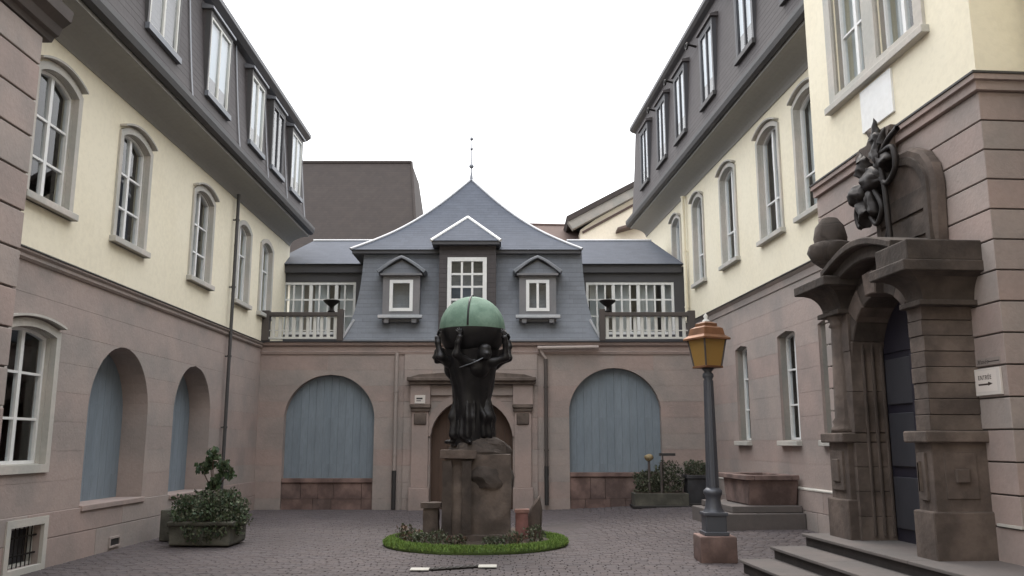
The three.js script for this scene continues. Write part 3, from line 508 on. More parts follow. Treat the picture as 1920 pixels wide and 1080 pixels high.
  function boardsDoor(D, op, z) {
    mesh('door_leaf', ext(shp(outline(op, 0.012)), z - 0.08, z - 0.03), mat.navy, D);
    for (const [a, b, m] of [[op.x0 + 0.1, 11.52, mat.navyPale], [11.66, op.x1 - 0.1, mat.navy]]) for (const [y0, y1] of [[0.6, 1.2], [1.32, 1.95], [2.05, 2.6]]) mesh('door_panel', rbox(a, b, y0, y1, z - 0.04, z + 0.0, 0.014), m, D);
    mesh('transom_panel', ext(shp([[op.x0 + 0.1, 2.68], [op.x1 - 0.1, 2.68], ...Array.from({ length: 9 }, (_, j) => { const t = 0.13 + (Math.PI - 0.26) * j / 8; return [A.xc + 0.68 * Math.cos(t), A.cy + 0.68 * Math.sin(t)]; })]), z - 0.04, z - 0.01), mat.navy, D);
    mesh('meeting_rail', rbox(11.55, 11.63, 0.46, 2.62, z - 0.05, z + 0.025, 0.012), mat.navy, D);
    mesh('door_handle', [bar([11.68, 1.4, z], [11.68, 1.4, z + 0.07], 0.012), bar([11.68, 1.4, z + 0.07], [11.8, 1.39, z + 0.07], 0.012)], mat.zinc, D);
  }
  // steps: thick treads with a nosing over darker risers
  const T = part('entrance_steps', B, 'three stone steps rising to the portal');
  [[2.61, 0.15, 10.1], [2.19, 0.30, 10.06], [1.74, 0.45, 10.0]].forEach(([n, h, s0]) => {
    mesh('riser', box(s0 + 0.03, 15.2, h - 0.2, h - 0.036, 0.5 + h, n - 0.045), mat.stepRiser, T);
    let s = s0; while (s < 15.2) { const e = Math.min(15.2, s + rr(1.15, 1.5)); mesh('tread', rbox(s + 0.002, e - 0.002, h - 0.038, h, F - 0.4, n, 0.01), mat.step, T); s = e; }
  });
  rightFrame(B); settle(B);
}
{ // wall signs by the portal
  const cv = document.createElement('canvas'); cv.width = 512; cv.height = 320; const c = cv.getContext('2d');
  c.fillStyle = '#e4dcd6'; c.fillRect(0, 0, 512, 320); c.fillStyle = '#3a302e'; c.font = 'bold 92px sans-serif'; c.fillText('ENTRÉE', 60, 140); c.fillRect(60, 200, 250, 26); c.beginPath(); c.moveTo(300, 176); c.lineTo(410, 206); c.lineTo(300, 238); c.fill();
  const t = new THREE.CanvasTexture(cv); t.colorSpace = THREE.SRGBColorSpace;
  const fm = M(lin(0.9, 0.9, 0.9), { map: t, roughness: 0.5 }); fm.userData.ownUV = true;
  const S = thing('wall_sign', 'white entrance plaque on the grooved wall right of the portal', 'sign');
  mesh('sign_board', rbox(12.62, 13.03, 2.07, 2.34, 0.848, 0.878, 0.006), mat.plaque, S);
  const fg = new THREE.PlaneGeometry(0.34, 0.212).translate(12.81, 2.215, 0.8795); mesh('printed_face', fg, fm, S);
  rightFrame(S); settle(S);
  const S2 = thing('wall_lettering', 'small dark lettering strip above the white plaque', 'sign');
  const cv2 = document.createElement('canvas'); cv2.width = 512; cv2.height = 96; const c2 = cv2.getContext('2d'); c2.fillStyle = '#9b918c'; c2.fillRect(0, 0, 512, 96); c2.fillStyle = '#2b2524'; c2.font = 'bold italic 78px serif'; c2.fillText('Musée', 16, 72); c2.fillRect(260, 44, 236, 14);
  const t2 = new THREE.CanvasTexture(cv2); t2.colorSpace = THREE.SRGBColorSpace; const m2 = M(lin(0.75, 0.75, 0.75), { map: t2 }); m2.userData.ownUV = true;
  mesh('strip', box(12.64, 13.03, 2.372, 2.445, 0.848, 0.856), mat.mauveGrey, S2); mesh('lettering', new THREE.PlaneGeometry(0.38, 0.07).translate(12.835, 2.4085, 0.8575), m2, S2);
  rightFrame(S2); settle(S2);
}

// ---------------------------------------------------------------- gate building across the far end (world x, local z = 0 at its face)
{
  const B = thing('gate_building', 'low mauve gate building with blue slate pavilion roof closing the court', 'building');
  const aL = { x0: -5.5, x1: -3.32, y0: 0.76, ys: 2.26, rise: 0.97 }, aR = { x0: 1.38, x1: 3.6, y0: 0.9, ys: 2.42, rise: 0.97 };
  const dr = { x0: -1.96, x1: 0.02, y0: -0.15, ys: 1.75, rise: 0.9 };
  const X0 = -6.14, X1 = 4.8, top = 3.98;
  // the wall has a niche under each arch (red stone below) and a doorway cut up from the ground
  const door = outline(dr).slice(2).reverse();
  const nL = { ...aL, y0: 0.02 }, nR = { ...aR, y0: 0.02 };
  mesh('wall', wallGeo([[X0, -0.15], [dr.x0, -0.15], ...door, [dr.x1, -0.15], [X1, -0.15], [X1, top], [X0, top]], [nL, nR], -0.5, -0.006), mat.mauve, B);
  courses(B, 'ashlar_block', X0, -2.62, [-0.1, 0.3, ...steps(0.3, 3.72, 0.38).slice(1)], 0.0065, -0.0065, 0, [nL], mauves, 1.1);
  courses(B, 'ashlar_block', 0.62, X1, [-0.1, 0.3, ...steps(0.3, 3.72, 0.38).slice(1)], 0.0065, -0.0065, 0, [nR], mauves, 1.1);
  courses(B, 'ashlar_block', -2.61, 0.61, [-0.1, 0.3, ...steps(0.3, 3.72, 0.38).slice(1)], 0.0065, -0.0065, 0.05, [dr], mauves, 1.1);
  mesh('frieze', prof([[-0.1, 3.72], [0.03, 3.72], [0.05, 3.78], [0.03, 3.8], [0.03, 3.9], [0.1, 3.94], [0.13, 4.0], [-0.1, 4.02]], X0, X1), mat.mauveWarm, B);
  mesh('cornice_flashing', prof([[-0.5, 4.024], [0.15, 4.004], [0.16, 4.03], [-0.5, 4.06]], X0, X1), mat.darkFrame, B);
  // boarded arches over red stone aprons
  for (const [op, n, lab] of [[aL, 12, 'left'], [aR, 12, 'right']]) {
    const d = part('boarded_arch', B, 'wide round arch closed with blue grey upright boards'); boards(d, op, -0.2, n, [mat.door, mat.door2, mat.door, mat.door]);
    mesh('apron_sill', rbox(op.x0 + 0.003, op.x1 - 0.003, op.y0 - 0.1, op.y0 - 0.002, -0.48, -0.02), mat.redStone, d);
    const ys = [0.0, 0.28, op.y0 - 0.102]; for (let k = 0; k < 2; k++) { let x = op.x0 + 0.003; while (x < op.x1 - 0.01) { let e = Math.min(op.x1 - 0.003, x + rr(0.35, 0.8)); if (op.x1 - e < 0.2) e = op.x1 - 0.003; mesh('apron_stone', rbox(x + 0.003, e - 0.003, ys[k] + 0.003, ys[k + 1] - 0.003, -0.45, -0.06 + rr(-0.004, 0.004), 0.006, 1), rnd() < 0.5 ? mat.redStone : mat.redStone2, d); x = e; } }
  }
  // stone doorway
  const P = part('doorway', B, 'mauve stone doorway with pilasters, entablature and arched brown door');
  boards(P, { ...dr, y0: 0.0 }, -0.25, 10, [mat.brownDoor], 'door_board');
  for (const [a, b] of [[-2.4, -2.0], [0.06, 0.46]]) {
    mesh('pilaster_base', rbox(a - 0.04, b + 0.04, -0.05, 0.55, 0, 0.2, 0.012), mat.mauveWarm, P);
    mesh('pilaster', rbox(a, b, 0.55, 2.35, 0, 0.14, 0.01), mat.mauveWarm, P);
    mesh('capital', [rbox(a - 0.03, b + 0.03, 2.34, 2.42, 0, 0.19, 0.012), rbox(a + 0.05, b - 0.05, 2.02, 2.3, 0.1, 0.175, 0.03), rbox(a - 0.05, b + 0.05, 2.42, 2.5, 0, 0.23, 0.015)], mat.portal, P);
    mesh('entablature_block', rbox(a - 0.04, b + 0.04, 2.5, 2.98, 0, 0.2, 0.012), mat.mauveWarm, P);
  }
  mesh('archivolt', ext(shp([...outline(dr, -0.17).slice(2), ...outline(dr, 0.006).slice(2).reverse()]), 0.02, 0.1), mat.mauveWarm, P);
  mesh('frieze', rbox(-1.96, 0.02, 2.72, 2.97, 0, 0.12, 0.01), mat.mauve, P);
  mesh('cornice', [rbox(-2.46, 0.52, 2.975, 3.06, 0, 0.27, 0.015), rbox(-2.52, 0.58, 3.055, 3.15, 0, 0.34, 0.02), ext(shp([[-2.5, 3.145], [0.56, 3.145], [0.3, 3.22], [-0.97, 3.3], [-2.24, 3.22]]), 0, 0.2)], mat.portal, P);
  mesh('keystone', ext(shp([[-1.06, 2.55], [-0.88, 2.55], [-0.82, 2.96], [-1.12, 2.96]]), 0, 0.2, 0.015), mat.portal, P);
  pipe(B, -2.8, 0.95, 3.75, 0.09, mat.mauveGrey, 0.045); mesh('pipe_shoe', cyl(0.05, 0.055, 0.9, -2.8, 0.05, 0.09, 14), mat.ink, B, 'black lower end of the downpipe');
  pipe(B, 0.82, 1.05, 3.6, 0.09, mat.cornice, 0.045); mesh('pipe_shoe', cyl(0.05, 0.055, 0.9, 0.82, 0.15, 0.09, 14), mat.ink, B, 'black lower end of the downpipe');
  mesh('gutter', [bar([0.62, 3.86, 0.16], [2.1, 3.88, 0.16], 0.05), bar([0.82, 3.6, 0.09], [0.66, 3.84, 0.14], 0.04)], mat.mauveGrey, B);
  // terrace and closed shell
  mesh('terrace_floor', box(X0 + 0.01, X1 - 0.01, 3.7, 4.02, -6.5, -0.13), mat.zinc, B);
  mesh('rear_wall', box(X0 - 0.6, X1, -0.1, 3.98, -6.9, -6.51), mat.mauve, B);
  // ---- pavilion mansard with a bell-cast foot
  const cx = -1.0; const lev = []; for (let k = 0; k <= 12; k++) { const t = k / 12, y = 4.06 + 2.36 * t, fl = (1 - t) ** 3; lev.push([y, 2.78 + 0.1 * (1 - t) + 0.34 * fl, -0.52 + 0.1 * (1 - t) + 0.34 * fl]); }
  const corners = ([y, hw, zf]) => [[cx - hw, y, zf], [cx + hw, y, zf], [cx + hw, y, -5.2], [cx - hw, y, -5.2]];
  const qs = []; for (let k = 0; k < 12; k++) { const a = corners(lev[k]), b = corners(lev[k + 1]); for (let j = 0; j < 4; j++) qs.push([a[j], a[(j + 1) % 4], b[(j + 1) % 4], b[j]]); }
  mesh('pavilion_mansard', toCreasedNormals(mergeVertices(poly(qs).deleteAttribute('uv').deleteAttribute('normal')), 0.6), mat.slateMid, B);
  mesh('mansard_foot', [box(cx - 3.27, cx + 3.27, 4.045, 4.085, -0.26, 0.0)], mat.zinc, B);
  // upper hipped roof, eaves board, hips
  const e0 = [-4.1, 6.42, -0.32], e1 = [1.78, 6.42, -0.32], e2 = [1.78, 6.42, -5.4], e3 = [-4.1, 6.42, -5.4], ap = [-1.16, 8.98, -2.6];
  const curve = (a, t) => [a[0] + (ap[0] - a[0]) * t, a[1] + (ap[1] - a[1]) * (t - 0.10 * Math.sin(Math.PI * t)), a[2] + (ap[2] - a[2]) * t];
  const rq = []; for (const [a, b] of [[e0, e1], [e1, e2], [e2, e3], [e3, e0]]) for (let k = 0; k < 8; k++) rq.push([curve(a, k / 8), curve(b, k / 8), curve(b, (k + 1) / 8), curve(a, (k + 1) / 8)]);
  const R = part('pavilion_roof', B, 'blue grey slate hipped roof with pale hip lines and iron finial');
  mesh('slates', toCreasedNormals(mergeVertices(poly(rq).deleteAttribute('uv').deleteAttribute('normal')), 0.5), mat.slateBlue, R);
  mesh('eaves_board', box(-4.06, 1.74, 6.33, 6.419, -5.36, -0.36), mat.darkFrame, R);
  for (const e of [e0, e1, e2, e3]) { const p = []; for (let k = 0; k <= 8; k++) { const c = curve(e, k / 8); p.push(new THREE.Vector3(c[0], c[1] + 0.015, c[2])); } mesh('hip_flashing', new THREE.TubeGeometry(new THREE.CatmullRomCurve3(p), 24, 0.035, 6), mat.zincPale, R); }
  mesh('finial', [cyl(0.06, 0.02, 0.25, ap[0], 8.95, ap[2]), cyl(0.018, 0.012, 1.2, ap[0], 9.1, ap[2], 8), new THREE.SphereGeometry(0.07, 12, 10).translate(ap[0], 9.38, ap[2]), new THREE.SphereGeometry(0.045, 12, 10).translate(ap[0], 9.9, ap[2]), new THREE.SphereGeometry(0.05, 12, 10).translate(ap[0], 10.2, ap[2])], mat.zinc, R);
  // ---- middle bay with the white window and its own little hipped roof
  const Y = part('middle_bay', B, 'dark middle bay with white gridded window under a small hipped roof');
  const mw = { x0: -1.58, x1: -0.66, y0: 4.7, ys: 6.13, rise: 0 };
  mesh('bay_wall', wallGeo(rect(-1.82, -0.4, 4.06, 6.5), [mw], -0.4, -0.1), mat.slateBrown, Y);
  mesh('bay_cheek', [box(-1.82, -1.6, 4.06, 6.5, -1.4, -0.402), box(-0.62, -0.4, 4.06, 6.5, -1.4, -0.402)], mat.slateBrown, Y);
  { // grid of twelve panes
    const W = 0.92, f = 0.07; mesh('window_frame', ring(mw, -0.03, f, -0.14, -0.05), mat.white, Y);
    for (const k of [1, 2]) { const x = mw.x0 + f + (W - 2 * f) * k / 3; mesh('glazing_bar', box(x - 0.025, x + 0.025, 4.77, 6.06, -0.12, -0.07), mat.white, Y); }
    for (const k of [1, 2, 3]) { const y = 4.77 + 1.29 * k / 4; mesh('glazing_bar', box(-1.51, -0.73, y - 0.025, y + 0.025, -0.118, -0.072), mat.white, Y); }
    for (let i = 0; i < 3; i++) for (let j = 0; j < 4; j++) { const x = -1.51 + 0.26 * (i + 0.5), y = 4.77 + 0.3225 * (j + 0.5); mesh('pane', new THREE.PlaneGeometry(0.25, 0.315).rotateX(rr(-0.01, 0.01)).rotateY(rr(-0.01, 0.01)).translate(x, y, -0.1), mat.glass, Y); }
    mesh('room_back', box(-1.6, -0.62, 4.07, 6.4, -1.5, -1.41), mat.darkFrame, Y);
  }
  const b0 = [-2.02, 6.55, 0.12], b1 = [-0.28, 6.55, 0.12], b2 = [-0.28, 6.55, -1.8], b3 = [-2.02, 6.55, -1.8], bp = [-1.15, 7.38, -0.75];
  mesh('bay_slates', poly([[b0, b1, bp], [b1, b2, bp], [b2, b3, bp], [b3, b0, bp]]), mat.slateBlue, Y);
  mesh('bay_eaves', box(-1.99, -0.31, 6.46, 6.549, -1.2, 0.09), mat.darkFrame, Y);
  for (const e of [b0, b1]) mesh('hip_flashing', bar(e, bp, 0.04), mat.white, Y);
  // ---- two ogee-headed dormers
  for (const c of [-2.76, 0.64]) {
    const d = part('ogee_dormer', B, 'small slate dormer with curved pointed hood and white sash');
    const hood = []; for (let k = 0; k <= 16; k++) { const t = k / 16 * 2 - 1, u = 1 - Math.abs(t); hood.push([c + 0.62 * t, 5.82 + 0.38 * (0.72 * Math.sin(u * Math.PI / 2) + 0.28 * u * u)]); }
    const op = { x0: c - 0.27, x1: c + 0.27, y0: 4.83, ys: 5.58, rise: 0 }, zf = -0.14;
    mesh('dormer_front', wallGeo([[c - 0.46, 4.55], [c + 0.46, 4.55], [c + 0.46, 5.84], [c, 6.12], [c - 0.46, 5.84]], [op], zf - 0.1, zf), mat.greyFrame, d);
    mesh('dormer_cheek', [box(c - 0.46, c - 0.4, 4.5, 5.85, -0.8, zf - 0.102), box(c + 0.4, c + 0.46, 4.5, 5.85, -0.8, zf - 0.102)], mat.slateMid, d);
    mesh('hood', ext(shp([...hood, ...[...hood].reverse().map(([x, y]) => [c + (x - c) * 0.9, y - 0.07])]), -0.9, zf + 0.14, 0.012), mat.zinc, d);
    mesh('pediment', ext(shp([[c - 0.5, 5.74], [c + 0.5, 5.74], [c + 0.44, 5.86], [c, 6.06], [c - 0.44, 5.86]]), zf - 0.02, zf + 0.03), mat.slateMid, d);
    mesh('hood_moulding', rbox(c - 0.52, c + 0.52, 5.7, 5.76, zf - 0.02, zf + 0.1, 0.01), mat.greyFrame, d);
    mesh('frame', ring(op, -0.02, 0.06, zf - 0.06, zf + 0.02), mat.white, d);
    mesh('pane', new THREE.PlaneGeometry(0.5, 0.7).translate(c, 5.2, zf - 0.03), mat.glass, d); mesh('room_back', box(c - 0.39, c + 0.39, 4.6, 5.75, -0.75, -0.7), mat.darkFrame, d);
    if (c > 0) mesh('mullion', box(c - 0.03, c + 0.03, 4.85, 5.56, zf - 0.055, zf + 0.012), mat.white, d);
    mesh('sill', [rbox(c - 0.55, c + 0.55, 4.62, 4.7, zf - 0.02, zf + 0.16, 0.012)], mat.zincPale, d);
    mesh('sill_bracket', [rbox(c - 0.4, c - 0.28, 4.5, 4.62, zf - 0.02, zf + 0.12, 0.012), rbox(c + 0.28, c + 0.4, 4.5, 4.62, zf - 0.02, zf + 0.12, 0.012)], mat.greyFrame, d);
  }
  // ---- galleries behind the terraces
  for (const [a, b, ra, rb, lab] of [[-6.5, -3.9, -6.55, -3.6, 'left'], [1.7, 4.7, 1.6, 4.62, 'right']]) {
    const G = part('gallery', B, `glazed gallery behind the ${lab} balustrade under a slate roof`), zf = -1.9;
    const op = { x0: a + 0.3, x1: b - 0.32, y0: 4.45, ys: 5.88, rise: 0 };
    mesh('gallery_wall', wallGeo(rect(a, b, 4.02, 6.3), [op], zf - 0.2, zf), mat.darkFrame, G);
    mesh('gallery_frame', ring(op, 0.004, 0.07, zf - 0.12, zf - 0.02), mat.white, G);
    const n = lab === 'left' ? 8 : 10, W = op.x1 - op.x0 - 0.14; for (let k = 1; k < n; k++) { const x = op.x0 + 0.07 + W * k / n, t = k % 3 === 0 ? 0.045 : 0.022; mesh(k % 3 ? 'glazing_bar' : 'gallery_post', box(x - t, x + t, 4.52, 5.81, zf - 0.1, zf - 0.04), mat.white, G); }
    for (const y of [4.95, 5.4]) mesh('glazing_bar', box(op.x0 + 0.07, op.x1 - 0.07, y - 0.022, y + 0.022, zf - 0.098, zf - 0.042), mat.white, G);
    for (let k = 0; k < n; k++) for (const [y0, y1] of [[4.52, 4.95], [4.95, 5.4], [5.4, 5.81]]) mesh('pane', new THREE.PlaneGeometry(W / n, y1 - y0).rotateX(rr(-0.01, 0.01)).rotateY(rr(-0.012, 0.012)).translate(op.x0 + 0.07 + W * (k + 0.5) / n, (y0 + y1) / 2, zf - 0.07), mat.glass, G);
    for (let k = 0; k < n; k += 3) { const x = op.x0 + 0.1 + W * (k + 0.9) / n; mesh('curtain', box(x - 0.18, x + 0.22, 4.5, 5.85, zf - 0.3, zf - 0.29), mat.curtain, G); }
    mesh('back_wall', box(a, b, 4.02, 7.0, -4.4, -4.2), mat.interior, G);
    mesh('ceiling', box(a, b, 6.2, 6.298, -4.2, zf - 0.202), mat.interior, G);
    mesh('fascia', box(ra + 0.05, rb - 0.05, 6.12, 6.33, zf - 0.1, zf + 0.12), mat.darkFrame, G);
    const q = lab === 'left' ? [[ra, 6.34, zf + 0.22], [rb, 6.34, zf + 0.22], [rb, 7.4, -3.5], [ra + 0.75, 7.4, -3.5]] : [[ra, 6.34, zf + 0.22], [rb, 6.34, zf + 0.22], [rb - 0.55, 7.4, -3.5], [ra, 7.4, -3.5]];
    mesh('gallery_roof', [poly([q, lab === 'left' ? [q[0], q[3], [ra, 6.34, -4.8]] : [q[1], q[2], [rb, 6.34, -4.8]], [q[3], q[2], [rb, 6.34, -5], [ra, 6.34, -5]], [[ra, 6.33, zf + 0.22], [rb, 6.33, zf + 0.22], [rb, 6.33, -5], [ra, 6.33, -5]]])], mat.slateBlue, G);
    mesh('ridge_flashing', bar([q[3][0], 7.41, -3.5], [q[2][0], 7.41, -3.5], 0.04), mat.zincPale, G);
  }
  // ---- balustrades
  for (const [a, b, flip] of [[-6.1, -4.28, 1], [2.28, 4.46, -1]]) {
    const K = part('balustrade', B, `pale balustrade with a dark handrail on the ${flip > 0 ? 'left' : 'right'} terrace`), z = -0.02;
    mesh('handrail', rbox(a, b, 4.66, 4.76, z - 0.08, z + 0.08, 0.012), mat.cornice, K);
    mesh('bottom_rail', box(a, b, 4.1, 4.15, z - 0.05, z + 0.05), mat.offwhite, K); mesh('middle_rail', box(a, b, 4.3, 4.325, z - 0.02, z + 0.02), mat.offwhite, K);
    const n = Math.round((b - a) / 0.185); for (let k = 0; k <= n; k++) { const x = a + 0.06 + (b - a - 0.12) * k / n; mesh('baluster', rbox(x - 0.04, x + 0.04, 4.15, 4.66, z - 0.025, z + 0.025, 0.008, 1), mat.offwhite, K); }
    const xe = flip > 0 ? b + 0.06 : a - 0.06, xs = flip > 0 ? a + 0.05 : b - 0.05; mesh('newel_post', [rbox(xe - 0.07, xe + 0.07, 4.05, 4.84, z - 0.07, z + 0.07, 0.01)], mat.cornice, K); mesh('newel_post', [rbox(xs - 0.09, xs + 0.09, 4.05, 4.8, z - 0.09, z + 0.09, 0.01)], mat.cornice, K);
    mesh('brace', flatbar([xe + 0.02 * flip, 4.08, z - 0.02], [xe + 0.28 * flip, 4.62, z - 0.25], 0.03, 0.05), mat.zincPale, K);
  }
  B.position.set(0, 0, -20.8); settle(B);
}
for (const [x, lab] of [[-4.46, 'dark bowl on the left balustrade newel'], [2.36, 'dark bowl on the right balustrade newel']]) { // bowls on the rails
  const y = 4.762, u = thing('terrace_bowl', lab, 'bowl', 'bowls on the terrace balustrades');
  mesh('bowl', lathe([[0, 0], [0.09, 0], [0.09, 0.03], [0.035, 0.06], [0.035, 0.13], [0.12, 0.2], [0.19, 0.26], [0.19, 0.29], [0.16, 0.29], [0.1, 0.23], [0, 0.21]], x, y, -20.82, 24), mat.iron, u);
  mesh('rim', new THREE.TorusGeometry(0.185, 0.018, 8, 28).rotateX(Math.PI / 2).translate(x, y + 0.285, -20.82), mat.iron, u); settle(u);
}
{ // small plaque beside the gate door
  const S = thing('wall_sign', 'small white notice on the doorway pilaster behind the statue', 'sign');
  mesh('sign_board', rbox(-2.33, -2.08, 2.52, 2.72, 0.2, 0.225, 0.005), mat.plaque, S); mesh('dark_line', [box(-2.29, -2.14, 2.62, 2.66, 0.225, 0.2265), box(-2.29, -2.18, 2.575, 2.595, 0.225, 0.2265)], mat.ink, S);
  S.position.z = -20.8; settle(S);
}

// ---------------------------------------------------------------- houses beyond
{
  const b = thing('roof_house', 'far building with a huge steep brown tiled roof behind the left wing', 'building');
  mesh('wall', box(-14, -4.6, 0, 9.2, -48, -38.6), mat.cream, b);
  const q0 = [-14, 9, -38], q1 = [-4.25, 9, -38], q2 = [-5.1, 15.6, -41.5], q3 = [-14, 15.6, -41.5], r1 = [-4.25, 9, -48.5], r0 = [-14, 9, -48.5], r2 = [-5.1, 15.6, -45], r3 = [-14, 15.6, -45];
  mesh('roof', poly([[q0, q1, q2, q3], [q1, r1, r2, q2], [q3, q2, r2, r3], [r0, r1, r2, r3], [q0, q3, r3, r0]]), mat.tileBrown, b);
  mesh('ridge', [bar(q3, q2, 0.1), bar(q2, [q1[0], 9, q1[2]], 0.07)], mat.tileBrown, b);
  settle(b);
  const c = thing('gable_house', 'cream gabled house with brown roof rising behind the right wing', 'building');
  const Z = -40;
  mesh('gable_wall', ext(shp([[3.3, 0], [11.5, 0], [11.5, 12.1], [8.2, 14.6], [4.0, 12.2], [3.3, 11.7]]), Z - 8, Z), mat.cream, c);
  mesh('roof', [ext(shp([[2.6, 12.22], [8.2, 15.2], [12.6, 12.4], [12.6, 12.15], [8.2, 14.95], [2.7, 12.0]]), Z - 8.2, Z + 0.6)], mat.tileBrown, c);
  mesh('verge_board', [ext(shp([[2.66, 11.98], [8.2, 14.93], [8.2, 14.5], [2.9, 11.62]]), Z + 0.05, Z + 0.5)], mat.revealGrey, c);
  mesh('band_course', flatbar([3.4, 11.55, Z + 0.06], [8.0, 14.1, Z + 0.06], 0.12, 0.1), mat.tileRed, c);
  mesh('small_canopy', ext(shp([[5.0, 11.5], [6.6, 11.95], [6.6, 12.1], [5.0, 11.62]]), Z, Z + 0.8), mat.tileRed, c);
  settle(c);
  const d = thing('low_house', 'low house with reddish roof between pavilion roof and right wing', 'building');
  mesh('wall', box(0.4, 3.25, 0, 11.2, -46, -41), mat.cream, d);
  mesh('roof', [poly([[[0.2, 11.0, -40.2], [3.9, 11.0, -40.2], [3.0, 12.55, -42.5], [0.9, 12.6, -42.5]], [[3.9, 11, -40.2], [3.9, 11, -46], [3.0, 12.55, -44], [3.0, 12.55, -42.5]], [[0.2, 11, -40.2], [0.9, 12.6, -42.5], [0.9, 12.6, -44], [0.2, 11, -46]], [[0.9, 12.6, -42.5], [3, 12.55, -42.5], [3, 12.55, -44], [0.9, 12.6, -44]], [[0.2, 11, -46], [3.9, 11, -46], [3, 12.55, -44], [0.9, 12.6, -44]]])], mat.tileRed, d);
  mesh('ridge', bar([0.9, 12.62, -42.5], [3.0, 12.57, -42.5], 0.07), mat.tileRed, d);
  settle(d);
}

{ // the wing behind the viewpoint that closes the court on the near side
  const b = thing('rear_building', 'tall cream wing closing the near end of the court behind the viewer', 'building');
  const ops = []; for (const y of [1.2, 4.9, 8.2]) for (let x = -7.5; x < 8; x += 2.5) if (!(y < 2 && Math.abs(x) < 2)) ops.push({ x0: x - 0.55, x1: x + 0.55, y0: y, ys: y + 1.8, rise: 0.12 });
  mesh('wall', wallGeo(rect(-9.5, 9.5, -0.1, 12.2), ops, -0.4, 0), mat.yellow, b);
  for (const op of ops) { const w = part('window', b); mesh('frame', ring(op, 0.004, 0.07, -0.28, -0.2), mat.white, w); mesh('pane', ext(shp(outline(op, 0.05)), -0.26, -0.25), mat.darkFrame, w); }
  mesh('roof', prof([[0.5, 12.2], [0.5, 12.35], [-1.2, 15], [-8, 15], [-8, 12.2]], -9.8, 9.8), mat.slateBrown, b);
  mesh('rear_wall', box(-9.5, 9.5, -0.1, 12.2, -7.9, -7.5), mat.yellow, b);
  b.position.set(0, 0, 3.2); b.rotation.y = Math.PI; settle(b);
}
// ---------------------------------------------------------------- statue
const SX = -0.58, SZ = -14.3;
function figure(o) { // a bowed, draped bearer: one continuous surface from joints and tapered bones
  const J = o.j, bones = o.b, k = 0.045, res = 104, half = 1.0;
  const mc = new MarchingCubes(res, new THREE.MeshBasicMaterial(), false, false, 260000); mc.isolation = 0;
  const sd = (x, y, z) => {
    let d = 9;
    for (const [a, b, ra, rb] of bones) {
      const A = J[a], Bq = J[b], bx = Bq[0] - A[0], by = Bq[1] - A[1], bz = Bq[2] - A[2], px = x - A[0], py = y - A[1], pz = z - A[2];
      const t = Math.max(0, Math.min(1, (px * bx + py * by + pz * bz) / (bx * bx + by * by + bz * bz + 1e-9)));
      const e = Math.hypot(px - bx * t, py - by * t, pz - bz * t) - (ra + (rb - ra) * t), h = Math.max(0, k - Math.abs(d - e)) / k;
      d = Math.min(d, e) - h * h * k * 0.25;
    }
    const fold = y < 0.98 && y > 0.1 ? 0.017 * Math.sin(Math.atan2(x, z - 0.06) * 13 + y * 3) : 0;
    return d + fold + 0.006 * N3.noise(x * 9, y * 9, z * 9 + o.seed);
  };
  for (let z = 0; z < res; z++) for (let y = 0; y < res; y++) for (let x = 0; x < res; x++) mc.field[x + y * res + z * res * res] = -sd((x / res * 2 - 1) * half, (y / res * 2 - 1) * half + 0.95, (z / res * 2 - 1) * half);
  mc.update();
  const n = mc.count ?? mc.geometry.drawRange.count, p = mc.positionArray.slice(0, n * 3);
  const g = new THREE.BufferGeometry(); for (let i = 0; i < n; i++) p[i * 3 + 1] = p[i * 3 + 1] * half + 0.95;
  g.setAttribute('position', new THREE.BufferAttribute(new Float32Array(p), 3));
  const w = mergeVertices(g, 1e-5); w.computeVertexNormals();
  const fing = []; // fingers, spread on the globe
  for (const s of ['L', 'R']) { const H = J['hand' + s], sx = s === 'L' ? -1 : 1; for (let f = 0; f < 5; f++) { const a = -0.7 + f * 0.33, L = [0.07, 0.1, 0.11, 0.1, 0.08][f]; const m = [H[0] + sx * Math.sin(a) * L * 0.55, H[1] + 0.05 + Math.cos(a) * L * 0.55, H[2] - 0.01], t = [H[0] + sx * Math.sin(a) * L, H[1] + 0.05 + Math.cos(a) * L, H[2] - 0.045]; fing.push(bar([H[0], H[1] + 0.02, H[2]], m, 0.013, 7, 0.012), bar(m, t, 0.012, 7, 0.009)); } }
  const all = [w.toNonIndexed(), ...fing.map(q => { q = q.toNonIndexed(); q.deleteAttribute('uv'); return q; })];
  return mergeGeometries(all);
}
